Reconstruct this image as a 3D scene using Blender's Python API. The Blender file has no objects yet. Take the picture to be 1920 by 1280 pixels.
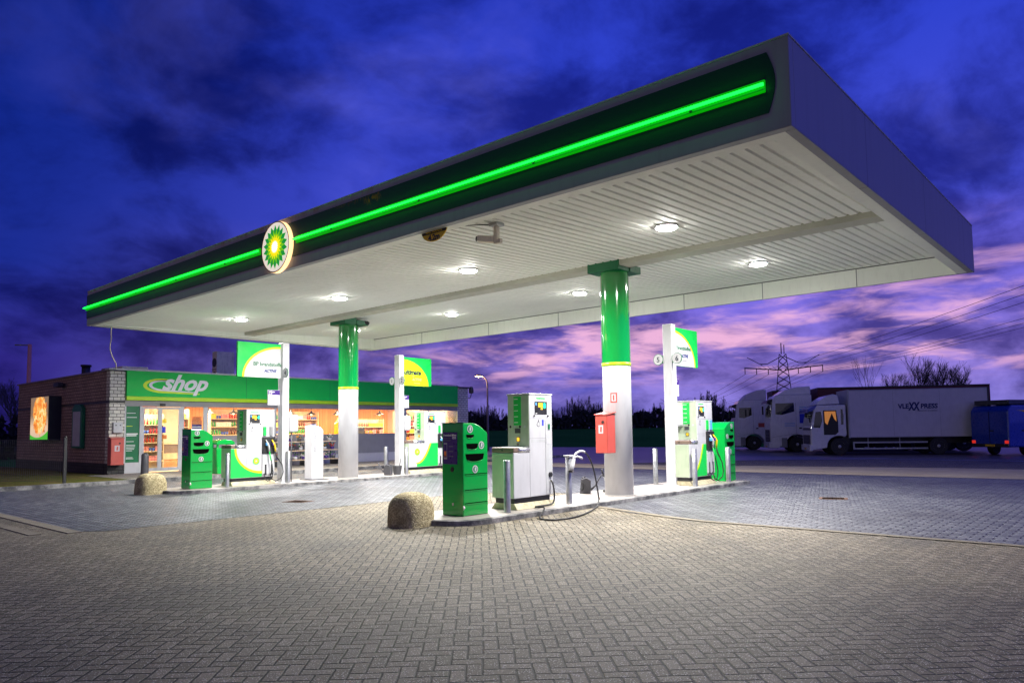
import bpy, bmesh, math, random
from mathutils import Vector, Matrix
random.seed(7)
C = bpy.context.scene.collection
SC = bpy.context.scene
R = math.radians
# ------------------------------------------------------------------ camera
F_PX, YAW, PIT, ROL, CY, CAMH = 1369.046, .722881, .070452, -.013570, 708.236, 1.45
cd = bpy.data.cameras.new('camera'); cam = bpy.data.objects.new('camera', cd); C.objects.link(cam)
fw = Vector((-math.sin(YAW)*math.cos(PIT), math.cos(YAW)*math.cos(PIT), math.sin(PIT)))
rt = Vector((math.cos(YAW), math.sin(YAW), 0)); up = rt.cross(fw)
r2 = rt*math.cos(ROL)+up*math.sin(ROL); u2 = -rt*math.sin(ROL)+up*math.cos(ROL)
cam.matrix_world = Matrix(((r2.x,u2.x,-fw.x,0),(r2.y,u2.y,-fw.y,0),(r2.z,u2.z,-fw.z,CAMH),(0,0,0,1)))
cd.sensor_width = 36; cd.lens = 36*F_PX/1920; cd.shift_y = (CY-640)/1920; cd.clip_end = 3000
SC.camera = cam
SC.view_settings.view_transform = 'Standard'; SC.view_settings.look = 'None'
SC.view_settings.exposure = .2; SC.view_settings.gamma = 1
SC.cycles.use_denoising = True; SC.cycles.denoising_prefilter = 'NONE'
SC.cycles.max_bounces = 7; SC.cycles.diffuse_bounces = 4; SC.cycles.transparent_max_bounces = 12
SC.cycles.sample_clamp_indirect = 4

# ------------------------------------------------------------------ node helper
class NT:
    def __init__(s, tree): s.t = tree; s.n = tree.nodes; s.l = tree.links
    def node(s, typ, **kw):
        nd = s.n.new(typ)
        for k, v in kw.items(): setattr(nd, k, v)
        return nd
    def put(s, sock, v):
        if isinstance(v, bpy.types.NodeSocket): s.l.new(v, sock)
        else: sock.default_value = v
    def m(s, op, a, b=0.0, c=None, clamp=False):
        nd = s.node('ShaderNodeMath', operation=op); nd.use_clamp = clamp
        s.put(nd.inputs[0], a); s.put(nd.inputs[1], b)
        if c is not None: s.put(nd.inputs[2], c)
        return nd.outputs[0]
    def vm(s, op, a, b=None, sc=None):
        nd = s.node('ShaderNodeVectorMath', operation=op); s.put(nd.inputs[0], a)
        if b is not None: s.put(nd.inputs[1], b)
        if sc is not None: s.put(nd.inputs['Scale'], sc)
        return nd.outputs['Value'] if op in ('DOT_PRODUCT', 'LENGTH') else nd.outputs[0]
    def step(s, x, a, b, lo=0.0, hi=1.0, smooth=True):
        nd = s.node('ShaderNodeMapRange', interpolation_type='SMOOTHSTEP' if smooth else 'LINEAR')
        s.put(nd.inputs[0], x)
        for i, v in enumerate((a, b, lo, hi)): s.put(nd.inputs[i+1], v)
        return nd.outputs[0]
    def ramp(s, x, pts):
        nd = s.node('ShaderNodeValToRGB'); e = nd.color_ramp.elements
        while len(e) < len(pts): e.new(.5)
        for el, (p, c) in zip(e, pts): el.position = p; el.color = (*c, 1)
        s.put(nd.inputs[0], x); return nd.outputs[0]
    def mix(s, f, a, b, bt='MIX'):
        nd = s.node('ShaderNodeMix', data_type='RGBA', blend_type=bt)
        s.put(nd.inputs[0], f)
        for i, v in ((6, a), (7, b)):
            if isinstance(v, (tuple, list)) and len(v) == 3: v = (*v, 1)
            s.put(nd.inputs[i], v)
        return nd.outputs[2]
    def noise(s, vec, scale, detail=4, rough=.5, dist=0.0, out=0):
        nd = s.node('ShaderNodeTexNoise'); s.put(nd.inputs['Vector'], vec); nd.inputs['Scale'].default_value = scale
        nd.inputs['Detail'].default_value = detail; nd.inputs['Roughness'].default_value = rough
        nd.inputs['Distortion'].default_value = dist; return nd.outputs[out]
    def white(s, vec):
        nd = s.node('ShaderNodeTexWhiteNoise', noise_dimensions='3D'); s.put(nd.inputs[0], vec); return nd.outputs[0]
    def comb(s, x, y, z=0.0):
        nd = s.node('ShaderNodeCombineXYZ')
        for i, v in enumerate((x, y, z)): s.put(nd.inputs[i], v)
        return nd.outputs[0]
    def sep(s, v):
        nd = s.node('ShaderNodeSeparateXYZ'); s.put(nd.inputs[0], v); return nd.outputs
    def bump(s, h, strength=.5, dist=.01, nrm=None):
        nd = s.node('ShaderNodeBump'); nd.inputs['Strength'].default_value = strength; nd.inputs['Distance'].default_value = dist
        s.put(nd.inputs['Height'], h)
        if nrm is not None: s.put(nd.inputs['Normal'], nrm)
        return nd.outputs[0]
    def pos(s): return s.node('ShaderNodeNewGeometry').outputs['Position']
    def obj(s): return s.node('ShaderNodeTexCoord').outputs['Object']

# ------------------------------------------------------------------ world: dusk sky with clouds
w = bpy.data.worlds.new('World'); SC.world = w; w.use_nodes = True
n = NT(w.node_tree); n.n.clear()
d = n.node('ShaderNodeTexCoord').outputs['Generated']; x, y, z = n.sep(d)
e = n.m('MAXIMUM', z, 0.0)
s_ = n.vm('DOT_PRODUCT', n.vm('NORMALIZE', n.comb(x, y, 0.0)), (-.30, .954, 0))
side = n.step(s_, .50, .98)
den = n.m('ADD', e, .10)
cp = n.comb(n.m('DIVIDE', x, den), n.m('DIVIDE', y, den), 0.0)
warp = n.noise(cp, .8, 3, .5, 0.0, 1)
cp2 = n.vm('ADD', cp, n.vm('SCALE', n.vm('SUBTRACT', warp, (.5, .5, .5)), sc=.9))
big = n.noise(n.vm('ADD', cp2, (3.1, 1.7, 0)), .55, 7, .55)
fine = n.noise(n.vm('ADD', cp2, (8.3, 4.2, 0)), 1.15, 9, .58)
den2 = n.m('ADD', e, .42); cq = n.comb(n.m('DIVIDE', x, den2), n.m('DIVIDE', y, den2), 0.0)
wq = n.noise(cq, 1.6, 3, .5, 0.0, 1); cq2 = n.vm('ADD', cq, n.vm('SCALE', n.vm('SUBTRACT', wq, (.5, .5, .5)), sc=.30))
big = n.noise(n.vm('ADD', cq2, (2.1, 5.7, 0)), 3.2, 9, .60)
puff = n.noise(n.vm('ADD', cq2, (7.3, 1.2, 3)), 4.2, 7, .52)
right_c = n.ramp(e, [(0, (.165,.15,.56)), (.07, (.23,.165,.60)), (.15, (.16,.12,.60)), (.27, (.048,.062,.55)), (.45, (.022,.042,.50)), (.7, (.006,.016,.25))])
left_c = n.ramp(e, [(0, (.018,.012,.13)), (.09, (.021,.015,.19)), (.20, (.008,.019,.23)), (.42, (.003,.014,.20)), (.7, (.001,.006,.09))])
base = n.mix(side, left_c, right_c)
dark = n.step(big, .37, .64, .30, 1.18)
base = n.mix(1.0, base, n.comb(dark, dark, n.m('ADD', n.m('MULTIPLY', dark, .8), .15)), 'MULTIPLY')
lilac = n.m('MULTIPLY', n.step(puff, .50, .80), n.m('ADD', n.m('MULTIPLY', side, .6), .18))
base = n.mix(n.m('MULTIPLY', lilac, .55), base, (.13,.14,.75))
pk = n.m('MULTIPLY', n.step(fine, .455, .63), n.m('MULTIPLY', n.step(e, .045, .09), n.step(e, .26, .13)))
pk = n.m('MULTIPLY', pk, n.step(s_, .78, .94))
base = n.mix(n.m('MULTIPLY', pk, .90), base, (.82,.44,.66))
yn = n.sep(n.vm('NORMALIZE', n.comb(x, y, 0.0)))
base = n.mix(n.step(yn[0], .25, .8), base, (.085,.095,.58))
back = n.step(yn[1], -.25, -.85)
base = n.mix(back, base, n.mix(n.step(z, .06, .40), (.23,.215,.32), (.030,.029,.038)))
below = n.step(z, -.02, 0.0)
base = n.mix(below, (.01,.01,.012), base)
bg = n.node('ShaderNodeBackground'); n.put(bg.inputs[0], base); bg.inputs[1].default_value = 1.0
out = n.node('ShaderNodeOutputWorld'); n.l.new(bg.outputs[0], out.inputs[0])

# ------------------------------------------------------------------ materials
def mat(name, col, rough=.5, metal=0.0, var=.12, vs=3.0, bump=0.0, bs=60.0, coat=0.0, emit=None, es=0.0, dirt=0.0):
    m = bpy.data.materials.new(name); m.use_nodes = True; n = NT(m.node_tree)
    b = n.n['Principled BSDF']; b.inputs['Roughness'].default_value = rough; b.inputs['Metallic'].default_value = metal
    b.inputs['Coat Weight'].default_value = coat
    p = n.obj()
    if var:
        f = n.noise(p, vs, 6, .6)
        k = n.step(f, .3, .7, 1-var, 1+var*.6, False)
        c = n.mix(1.0, col, n.comb(k, k, k), 'MULTIPLY')
        if dirt:
            z = n.sep(n.pos())[2]
            g = n.m('MULTIPLY', n.step(n.noise(n.vm('MULTIPLY', p, (1, 1, .25)), 9, 5, .65), .48, .72), dirt)
            c = n.mix(g, c, (.09,.075,.06))
        n.put(b.inputs['Base Color'], c)
        n.put(b.inputs['Roughness'], n.step(n.noise(p, vs*4, 4), .3, .7, max(.03, rough*.8), min(1, rough*1.2), False))
    else: b.inputs['Base Color'].default_value = (*col, 1)
    if bump: n.put(b.inputs['Normal'], n.bump(n.noise(p, bs, 4, .6), bump, .01))
    if emit: b.inputs['Emission Color'].default_value = (*emit, 1); b.inputs['Emission Strength'].default_value = es
    return m
M = {}
M['white'] = mat('white_paint', (.52,.52,.54), .4, var=.04, dirt=.10)
M['white_dirty'] = mat('weathered_white', (.80,.72,.58), .5, var=.2, dirt=.25)
M['soffit'] = mat('soffit_sheet', (.93,.94,.88), .62, var=.05, vs=.7, dirt=.06)
M['soffit'].node_tree.nodes['Principled BSDF'].inputs['Specular IOR Level'].default_value = .25
M['beam'] = mat('beam_paint', (.50,.50,.42), .5, var=.08)
M['green'] = mat('green_paint', (.0,.55,.07), .6, coat=0, var=.03, vs=1)
M['void'] = mat('void_black', (.003,.003,.003), 1.0, var=0); M['void'].node_tree.nodes['Principled BSDF'].inputs['Specular IOR Level'].default_value = 0
M['green_gloss'] = mat('green_gloss', (.001,.27,.04), .10, coat=1.0, var=.02)
M['green_dark'] = mat('green_cap', (.004,.15,.055), .4)
M['lime'] = mat('lime_paint', (.42,.72,.01), .35, var=.06)
M['lime_bright'] = mat('lime_sign', (.62,.85,.01), .35, var=.05)
M['bin_green'] = mat('bin_green', (.001,.33,.045), .22, coat=.5, var=.03, vs=2, dirt=.03)
M['grey'] = mat('grey_paint', (.25,.25,.26), .5)
M['lightgrey'] = mat('light_grey', (.50,.51,.52), .45, dirt=.15)
M['sage'] = mat('sage_panel', (.42,.50,.36), .45, dirt=.15)
M['steel'] = mat('galvanised_steel', (.42,.43,.45), .38, .75, var=.3, vs=8, dirt=.2)
M['alu'] = mat('brushed_aluminium', (.62,.62,.63), .28, .8, var=.1)
M['dark'] = mat('dark_plastic', (.02,.02,.022), .45)
M['darkgrey'] = mat('dark_grey', (.065,.065,.075), .5)
M['black'] = mat('black_rubber', (.012,.012,.013), .55, var=.2)
M['red'] = mat('red_enamel', (.52,.085,.065), .35, coat=.3, dirt=.08)
M['purple'] = mat('purple_print', (.055,.02,.20), .3, var=.2)
M['blue'] = mat('blue_print', (.02,.04,.6), .4)
M['skyblue'] = mat('sky_blue_print', (.12,.4,.8), .4)
M['yellow'] = mat('yellow_plastic', (.85,.55,.01), .35)
M['brownmetal'] = mat('brown_cap', (.20,.14,.11), .4)
M['concrete'] = mat('concrete', (.36,.345,.33), .75, var=.25, vs=4, bump=.25, bs=90, dirt=.25)
M['plinth'] = mat('stained_plinth', (.52,.46,.30), .7, var=.3, vs=9, bump=.3, bs=50, dirt=.5)
M['text_dark'] = mat('dark_lettering', (.02,.03,.05), .5, var=0)
M['text_green'] = mat('green_lettering', (.01,.13,.05), .5, var=0)
M['text_white'] = mat('white_lettering', (.82,.82,.82), .45, var=0)
M['text_grey'] = mat('grey_lettering', (.22,.22,.24), .5, var=0)
M['text_navy'] = mat('navy_lettering', (.02,.03,.16), .5, var=0)
M['orange'] = mat('orange_print', (.85,.22,.03), .4, var=.3, vs=20)
M['screen'] = mat('amber_screen', (.5,.3,.02), .3, emit=(1,.55,.04), es=1.1)
M['digit'] = mat('green_digit', (.0,.5,.3), .3, var=0, emit=(.05,1,.5), es=1.2)
M['neon'] = mat('neon_tube', (.0,.8,.05), .3, var=0, emit=(.004,1,.03), es=5)
M['neon_case'] = mat('neon_housing', (.0,.012,.0), .5, var=0, emit=(.0,.5,.0), es=.62)
M['lampface'] = mat('lamp_lens', (.9,.9,.9), .3, var=0, emit=(1,.98,.93), es=170)
M['warmlamp'] = mat('warm_bulb', (.9,.8,.6), .3, var=0, emit=(1,.62,.25), es=14)
M['shoplamp'] = mat('shop_ceiling_lamp', (.9,.8,.7), .3, var=0, emit=(1,.74,.46), es=6)
M['roundel_white'] = mat('lit_white_face', (.8,.8,.75), .35, var=0, emit=(1,.90,.74), es=.62)
M['roundel_rim'] = mat('lit_amber_rim', (.8,.65,.4), .35, var=0, emit=(1,.60,.28), es=1.5)
M['lit_green'] = mat('lit_green', (.0,.4,.05), .4, var=0, emit=(.0,.30,.03), es=.7)
M['lit_lime'] = mat('lit_lime', (.3,.7,.0), .4, var=0, emit=(.18,.60,.0), es=.7)
M['lit_yellow'] = mat('lit_yellow', (.9,.8,.0), .4, var=0, emit=(1,.72,.0), es=.9)
M['lit_core'] = mat('lit_core', (.9,.9,.9), .4, var=0, emit=(1,1,.8), es=1.6)
M['wood_warm'] = mat('warm_wood', (.62,.31,.12), .5, var=.3, vs=4)
M['wood_pale'] = mat('pale_wood', (.75,.55,.34), .5, var=.2, vs=4)
M['cream'] = mat('cream_wall', (.74,.56,.42), .7, var=.08)
M['truckwhite'] = mat('truck_white', (.80,.80,.82), .3, coat=.4, var=.08, dirt=.12)
M['truckbox'] = mat('box_body_grey', (.66,.63,.68), .45, var=.06, dirt=.08)
M['maroon'] = mat('maroon_tarpaulin', (.10,.02,.02), .6)
M['navyblue'] = mat('van_blue', (.006,.04,.42), .3, coat=.5)
M['tailred'] = mat('tail_lamp', (.4,.01,.01), .3, emit=(1,.04,.02), es=.5)
M['plate'] = mat('number_plate', (.75,.45,.02), .4)
M['bark'] = mat('bark', (.085,.075,.08), .9, var=.2)
M['pylon'] = mat('pylon_steel', (.05,.045,.05), .6, .3)
M['roof'] = mat('roof_felt', (.05,.05,.05), .9)
M['foodgreen'] = mat('food_green', (.15,.45,.04), .5, emit=(.1,.5,.03), es=.5)
M['curtain'] = mat('orange_curtain', (.7,.3,.08), .6, emit=(1,.38,.08), es=.30)
def glass(name, tint=(.9,.95,.95), refl=.10, rough=.03):
    m = bpy.data.materials.new(name); m.use_nodes = True; n = NT(m.node_tree); n.n.clear()
    t = n.node('ShaderNodeBsdfTransparent'); t.inputs[0].default_value = (*tint, 1)
    g = n.node('ShaderNodeBsdfGlossy'); g.inputs['Roughness'].default_value = rough
    f = n.node('ShaderNodeFresnel'); f.inputs[0].default_value = 1.45
    mx = n.node('ShaderNodeMixShader'); n.put(mx.inputs[0], n.m('MINIMUM', n.m('MULTIPLY', f.outputs[0], refl*10), .9))
    n.l.new(t.outputs[0], mx.inputs[1]); n.l.new(g.outputs[0], mx.inputs[2])
    o = n.node('ShaderNodeOutputMaterial'); n.l.new(mx.outputs[0], o.inputs[0]); return m
M['glass'] = glass('window_glass')
M['darkglass'] = mat('dark_glass', (.01,.013,.02), .05, coat=1.0, var=0)

def brick_mat(name, c1, c2, mortar, bw=.24, bh=.115, ms=.009):
    m = bpy.data.materials.new(name); m.use_nodes = True; n = NT(m.node_tree); b = n.n['Principled BSDF']
    x, y, z = n.sep(n.pos()); v = n.comb(n.m('ADD', x, y), z)
    t = n.node('ShaderNodeTexBrick'); n.put(t.inputs['Vector'], v); t.inputs['Scale'].default_value = 1
    t.inputs['Brick Width'].default_value = bw; t.inputs['Row Height'].default_value = bh; t.inputs['Mortar Size'].default_value = ms
    t.inputs['Mortar Smooth'].default_value = .15
    t.inputs['Color1'].default_value = (*c1,1); t.inputs['Color2'].default_value = (*c2,1); t.inputs['Mortar'].default_value = (*mortar,1)
    k = n.step(n.noise(n.pos(), 1.3, 5), .3, .7, .8, 1.1, False); k2 = n.step(n.noise(n.pos(), 45, 3), .3, .7, .88, 1.08, False)
    kk = n.m('MULTIPLY', k, k2)
    n.put(b.inputs['Base Color'], n.mix(1.0, t.outputs[0], n.comb(kk, kk, kk), 'MULTIPLY')); b.inputs['Roughness'].default_value = .8
    h = n.m('ADD', n.m('SUBTRACT', 1.0, t.outputs[1]), n.m('MULTIPLY', n.noise(n.pos(), 60, 3), .3))
    n.put(b.inputs['Normal'], n.bump(h, .7, .012)); return m
M['brick'] = brick_mat('cream_brick', (.74,.72,.62), (.62,.60,.52), (.025,.023,.02))
M['brick_shaded'] = brick_mat('shaded_cream_brick', (.38,.27,.225), (.30,.21,.175), (.02,.016,.014))  # same cream brick, with the side wall's dim light put into the colour
M['brick_dark'] = brick_mat('dark_brick', (.05,.05,.05), (.035,.035,.038), (.012,.012,.012))

def paver_mat(name, cols, joint, W, ang, rough=.72, kind='herring', moss=True, spark=.8):
    m = bpy.data.materials.new(name); m.use_nodes = True; n = NT(m.node_tree); b = n.n['Principled BSDF']
    P = n.pos()
    rot = n.node('ShaderNodeVectorRotate', rotation_type='Z_AXIS'); n.put(rot.inputs['Vector'], P); rot.inputs['Angle'].default_value = ang
    wob = n.vm('SCALE', n.vm('SUBTRACT', n.noise(P, .9, 3, .5, 0.0, 1), (.5,.5,.5)), sc=.05)
    wob2 = n.vm('SCALE', n.vm('SUBTRACT', n.noise(P, 9, 2, .5, 0.0, 1), (.5,.5,.5)), sc=.010)
    q = n.vm('ADD', n.vm('ADD', rot.outputs[0], wob), wob2)
    q = n.vm('SCALE', q, sc=1/W); x, y, _ = n.sep(q)
    if kind == 'zig':   # zigzag interlocking blocks
        tri = n.m('PINGPONG', n.m('MULTIPLY', x, 1.0), .5)
        y = n.m('ADD', y, n.m('MULTIPLY', n.step(tri, .15, .35), .28))
    i, j = n.m('FLOOR', x), n.m('FLOOR', y); fx, fy = n.m('SUBTRACT', x, i), n.m('SUBTRACT', y, j)
    k = n.m('FLOORED_MODULO', n.m('SUBTRACT', i, j), 4.0)
    if kind == 'herring':
        is1 = n.m('COMPARE', k, 1.0, .1); is2 = n.m('COMPARE', k, 2.0, .1); vert = n.m('GREATER_THAN', k, 1.5)
        u = n.m('ADD', n.m('ADD', n.m('MULTIPLY', fx, n.m('SUBTRACT', 1.0, vert)), n.m('MULTIPLY', fy, vert)), n.m('ADD', is1, is2))
        v = n.m('ADD', n.m('MULTIPLY', fy, n.m('SUBTRACT', 1.0, vert)), n.m('MULTIPLY', fx, vert))
        ci, cj = n.m('SUBTRACT', i, is1), n.m('SUBTRACT', j, is2)
        L = 2.0
    else:
        half = n.m('MULTIPLY', n.m('FLOORED_MODULO', j, 2.0), 1.0)
        xx = n.m('MULTIPLY', n.m('ADD', x, half), .5); i2 = n.m('FLOOR', xx)
        u = n.m('MULTIPLY', n.m('SUBTRACT', xx, i2), 2.0); v = fy; ci, cj = i2, j; L = 2.0
    ed = n.m('MINIMUM', n.m('MINIMUM', u, n.m('SUBTRACT', L, u)), n.m('MINIMUM', v, n.m('SUBTRACT', 1.0, v)))
    rnd = n.white(n.comb(ci, cj, 0.0)); rnd2 = n.white(n.comb(ci, cj, 5.0))
    jw = n.step(n.noise(P, 25, 3), .3, .7, *((.045,.095) if kind == 'herring' else (.06,.12)), False)
    face = n.step(ed, n.m('MULTIPLY', jw, .6), n.m('MULTIPLY', jw, 1.6))
    edge = n.step(ed, .0, .13)
    c = n.ramp(rnd, [(0, cols[0]), (.5, cols[1]), (1, cols[2])])
    g1 = n.noise(P, 60, 5, .85); g2 = n.noise(P, .35, 5, .6); g3 = n.noise(P, 70, 4, .65)
    kk = n.m('MULTIPLY', n.m('MULTIPLY', n.step(g1, .34, .66, .38, 1.55, False), n.step(g2, .3, .7, .80, 1.14, False)), n.step(g3, .25, .75, .80, 1.16, False))
    c = n.mix(1.0, c, n.comb(kk, kk, kk), 'MULTIPLY')
    # exposed aggregate flecks
    vo = n.node('ShaderNodeTexVoronoi'); n.put(vo.inputs['Vector'], P); vo.inputs['Scale'].default_value = 95 if kind == 'herring' else 11
    fl = n.m('MULTIPLY', n.step(vo.outputs['Distance'], *((.50,.30) if kind == 'herring' else (.10,.05))), n.m('GREATER_THAN', n.sep(vo.outputs['Color'])[0], .74))
    c = n.mix(n.m('MULTIPLY', fl, spark), c, (.70,.66,.58))
    # oil and tyre stains
    st = n.m('MULTIPLY', n.m('MAXIMUM', n.step(n.noise(P, .30, 7, .62, .8), .52, .70), n.m('MULTIPLY', n.step(n.noise(n.vm('ADD', P, (9.0, 3.0, 0)), 2.2, 4, .5), .66, .72), .9)), .5)
    c = n.mix(st, c, (.05,.047,.045))
    jc = n.mix(n.m('MULTIPLY', n.step(n.noise(P, .5, 4), .5, .62), .8 if moss else 0.0), joint, (.035,.036,.010))
    c = n.mix(face, jc, c)
    n.put(b.inputs['Base Color'], c)
    n.put(b.inputs['Roughness'], n.step(g3, .3, .7, rough-.14, rough+.1, False))
    b.inputs['Specular IOR Level'].default_value = .4
    h = n.m('ADD', n.m('MULTIPLY', edge, .8), n.m('MULTIPLY', g1, .25))
    h = n.m('ADD', h, n.m('MULTIPLY', rnd2, .22)); h = n.m('ADD', h, n.m('MULTIPLY', fl, .2))
    n.put(b.inputs['Normal'], n.bump(h, .8, .008)); return m
A45 = -(.767-math.pi/2)-math.pi/2
M['paver'] = paver_mat('concrete_block_paving', [(.112,.090,.055), (.155,.126,.080), (.205,.17,.115)], (.002,.002,.0015), .101, -.767)
M['paver_dark'] = paver_mat('dark_interlocking_paving', [(.085,.088,.10), (.125,.13,.142), (.17,.175,.185)], (.008,.008,.009), .125, 0.0, .5, 'zig', False, .7)
M['paver_walk'] = paver_mat('walkway_tiles', [(.30,.27,.24), (.35,.32,.28), (.40,.36,.32)], (.06,.055,.05), .15, 0.0, .7, 'plain', True, .2)
def ground_mat(name, c1, c2, scale=.6, rough=.95, bump=.4, fine=40):
    m = bpy.data.materials.new(name); m.use_nodes = True; n = NT(m.node_tree); b = n.n['Principled BSDF']; P = n.pos()
    f = n.noise(P, scale, 6, .65); g = n.noise(P, fine, 4, .7); k = n.step(g, .3, .7, .7, 1.25, False)
    n.put(b.inputs['Base Color'], n.mix(1.0, n.mix(n.step(f, .35, .65), c1, c2), n.comb(k, k, k), 'MULTIPLY'))
    b.inputs['Roughness'].default_value = rough; n.put(b.inputs['Normal'], n.bump(g, bump, .02))
    if rough > .9: b.inputs['Specular IOR Level'].default_value = 0.0
    return m
M['grass'] = ground_mat('grass_field', (.03,.16,.035), (.05,.20,.045), .08)
M['asphalt'] = ground_mat('asphalt', (.10,.088,.095), (.15,.13,.135), .15, .38, .3, 120)
M['verge'] = ground_mat('mossy_verge', (.16,.13,.05), (.10,.12,.03), 1.2, .92, .5, 60)
M['kerb'] = ground_mat('worn_kerb', (.06,.06,.065), (.30,.29,.28), 3.5, .8, .4, 70)
M['slab'] = ground_mat('island_slab', (.30,.27,.245), (.40,.365,.335), .9, .45, .1, 90)
M['band'] = ground_mat('kerb_band', (.17,.145,.105), (.22,.19,.14), 1.5, .8, .3, 90)
# rusty fascia panel
def fascia_mat():
    m = mat('dark_green_fascia', (.0,.05,.036), .45, var=0); n = NT(m.node_tree); b = n.n['Principled BSDF']; P = n.pos()
    dx = n.vm('LENGTH', n.vm('MULTIPLY', n.vm('SUBTRACT', P, (-9.95, 7.69, 5.47)), (3.2, 0, 7)))
    dy = n.vm('LENGTH', n.vm('MULTIPLY', n.vm('SUBTRACT', P, (-10.5, 7.69, 5.6)), (1.0, 0, 6)))
    k = n.m('MAXIMUM', n.step(dx, 1.0, .3), n.m('MULTIPLY', n.step(dy, 1.0, .2), .6))
    sp = n.m('MULTIPLY', n.step(n.noise(n.vm('MULTIPLY', P, (1, 1, .4)), 22, 6, .7), .47, .60), k)
    n.put(b.inputs['Base Color'], n.mix(sp, (.0,.05,.036), (.40,.16,.035)))
    n.put(b.inputs['Roughness'], n.step(sp, 0.0, 1.0, .45, .9)); b.inputs['Specular IOR Level'].default_value = .25; return m
M['fascia'] = fascia_mat()
def fascia_white():
    m = mat('white_fascia', (.46,.46,.50), .5, var=0); n = NT(m.node_tree); b = n.n['Principled BSDF']; P = n.pos()
    z = n.sep(P)[2]; x = n.sep(P)[0]
    a = n.m('MULTIPLY', n.step(n.noise(n.vm('MULTIPLY', P, (1, 1, .2)), 5, 6, .7), .45, .7), n.step(z, 5.52, 5.66))
    a = n.m('MULTIPLY', a, n.step(x, -8.5, -10.5))
    st = n.m('MULTIPLY', n.step(n.noise(n.vm('MULTIPLY', P, (3, 3, .25)), 2.5, 5, .6), .45, .75), .22)
    sx = n.m('COMPARE', n.m('FRACT', n.m('MULTIPLY', n.m('ADD', n.sep(P)[1], 100.1), 1/3.3)), .5, .004)
    c = n.mix(st, (.33,.33,.37), (.20,.195,.21)); c = n.mix(n.m('MULTIPLY', a, .85), c, (.30,.13,.06)); c = n.mix(n.m('MULTIPLY', sx, .6), c, (.1,.1,.12))
    n.put(b.inputs['Base Color'], c); return m
M['fascia_white'] = fascia_white()
def poster_mat():
    m = mat('food_poster', (.8,.35,.1), .4, var=0); n = NT(m.node_tree); b = n.n['Principled BSDF']; p = n.obj(); x, y, z = n.sep(p)
    r = n.vm('LENGTH', n.vm('MULTIPLY', n.vm('SUBTRACT', p, (1.15, 0, 1.0)), (1.1, 0, 1.15)))
    nz = n.noise(p, 3.2, 6, .65, .8)
    food = n.ramp(nz, [(.28, (.25,.04,.01)), (.42, (.75,.20,.03)), (.52, (.95,.42,.06)), (.60, (.95,.75,.35)), (.70, (.25,.42,.05))])
    bgc = n.ramp(z, [(0, (.55,.42,.30)), (.5, (.70,.48,.30)), (1, (.22,.14,.08))])
    c = n.mix(n.step(n.m('ADD', r, n.m('MULTIPLY', n.m('SUBTRACT', nz, .5), .9)), .95, .85), bgc, food)
    gr = n.step(n.m('SUBTRACT', z, n.m('ADD', .10, n.m('MULTIPLY', n.m('POWER', n.m('ABSOLUTE', n.m('SUBTRACT', x, .9)), 2.0), .16))), .02, -.01)
    c = n.mix(gr, c, (.06,.40,.03))
    n.put(b.inputs['Base Color'], c); n.put(b.inputs['Emission Color'], c); b.inputs['Emission Strength'].default_value = 1.0; return m
M['poster'] = poster_mat()
def plank_mat():
    m = mat('wood_planks', (.6,.3,.1), .5, var=0); n = NT(m.node_tree); b = n.n['Principled BSDF']; P = n.pos(); x, y, z = n.sep(P)
    s = n.m('MULTIPLY', n.m('ADD', x, y), 6.0); i = n.m('FLOOR', s); f = n.m('SUBTRACT', s, i)
    r = n.white(n.comb(i, 0.0, 0.0)); g = n.noise(n.vm('MULTIPLY', P, (9, 9, 1)), 3, 5, .6)
    c = n.mix(r, (.55,.22,.06), (.80,.40,.14)); c = n.mix(n.step(g, .3, .7), c, (.62,.30,.10))
    c = n.mix(n.step(n.m('MINIMUM', f, n.m('SUBTRACT', 1.0, f)), .05, .0), c, (.12,.04,.01)); n.put(b.inputs['Base Color'], c); return m
M['planks'] = plank_mat()
def stone_mat():
    m = mat('aggregate_stone', (.4,.36,.24), .85, var=0); n = NT(m.node_tree); b = n.n['Principled BSDF']; p = n.obj()
    v = n.node('ShaderNodeTexVoronoi'); n.put(v.inputs['Vector'], p); v.inputs['Scale'].default_value = 55
    c = n.ramp(n.sep(v.outputs['Color'])[0], [(0, (.22,.17,.08)), (.5, (.45,.37,.19)), (1, (.66,.57,.34))])
    c = n.mix(n.m('MULTIPLY', n.step(n.noise(p, 3, 4), .4, .7), .5), c, (.23,.2,.1)); n.put(b.inputs['Base Color'], c)
    n.put(b.inputs['Normal'], n.bump(n.m('SUBTRACT', 1.0, v.outputs['Distance']), .9, .012)); return m
M['stone'] = stone_mat()

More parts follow.
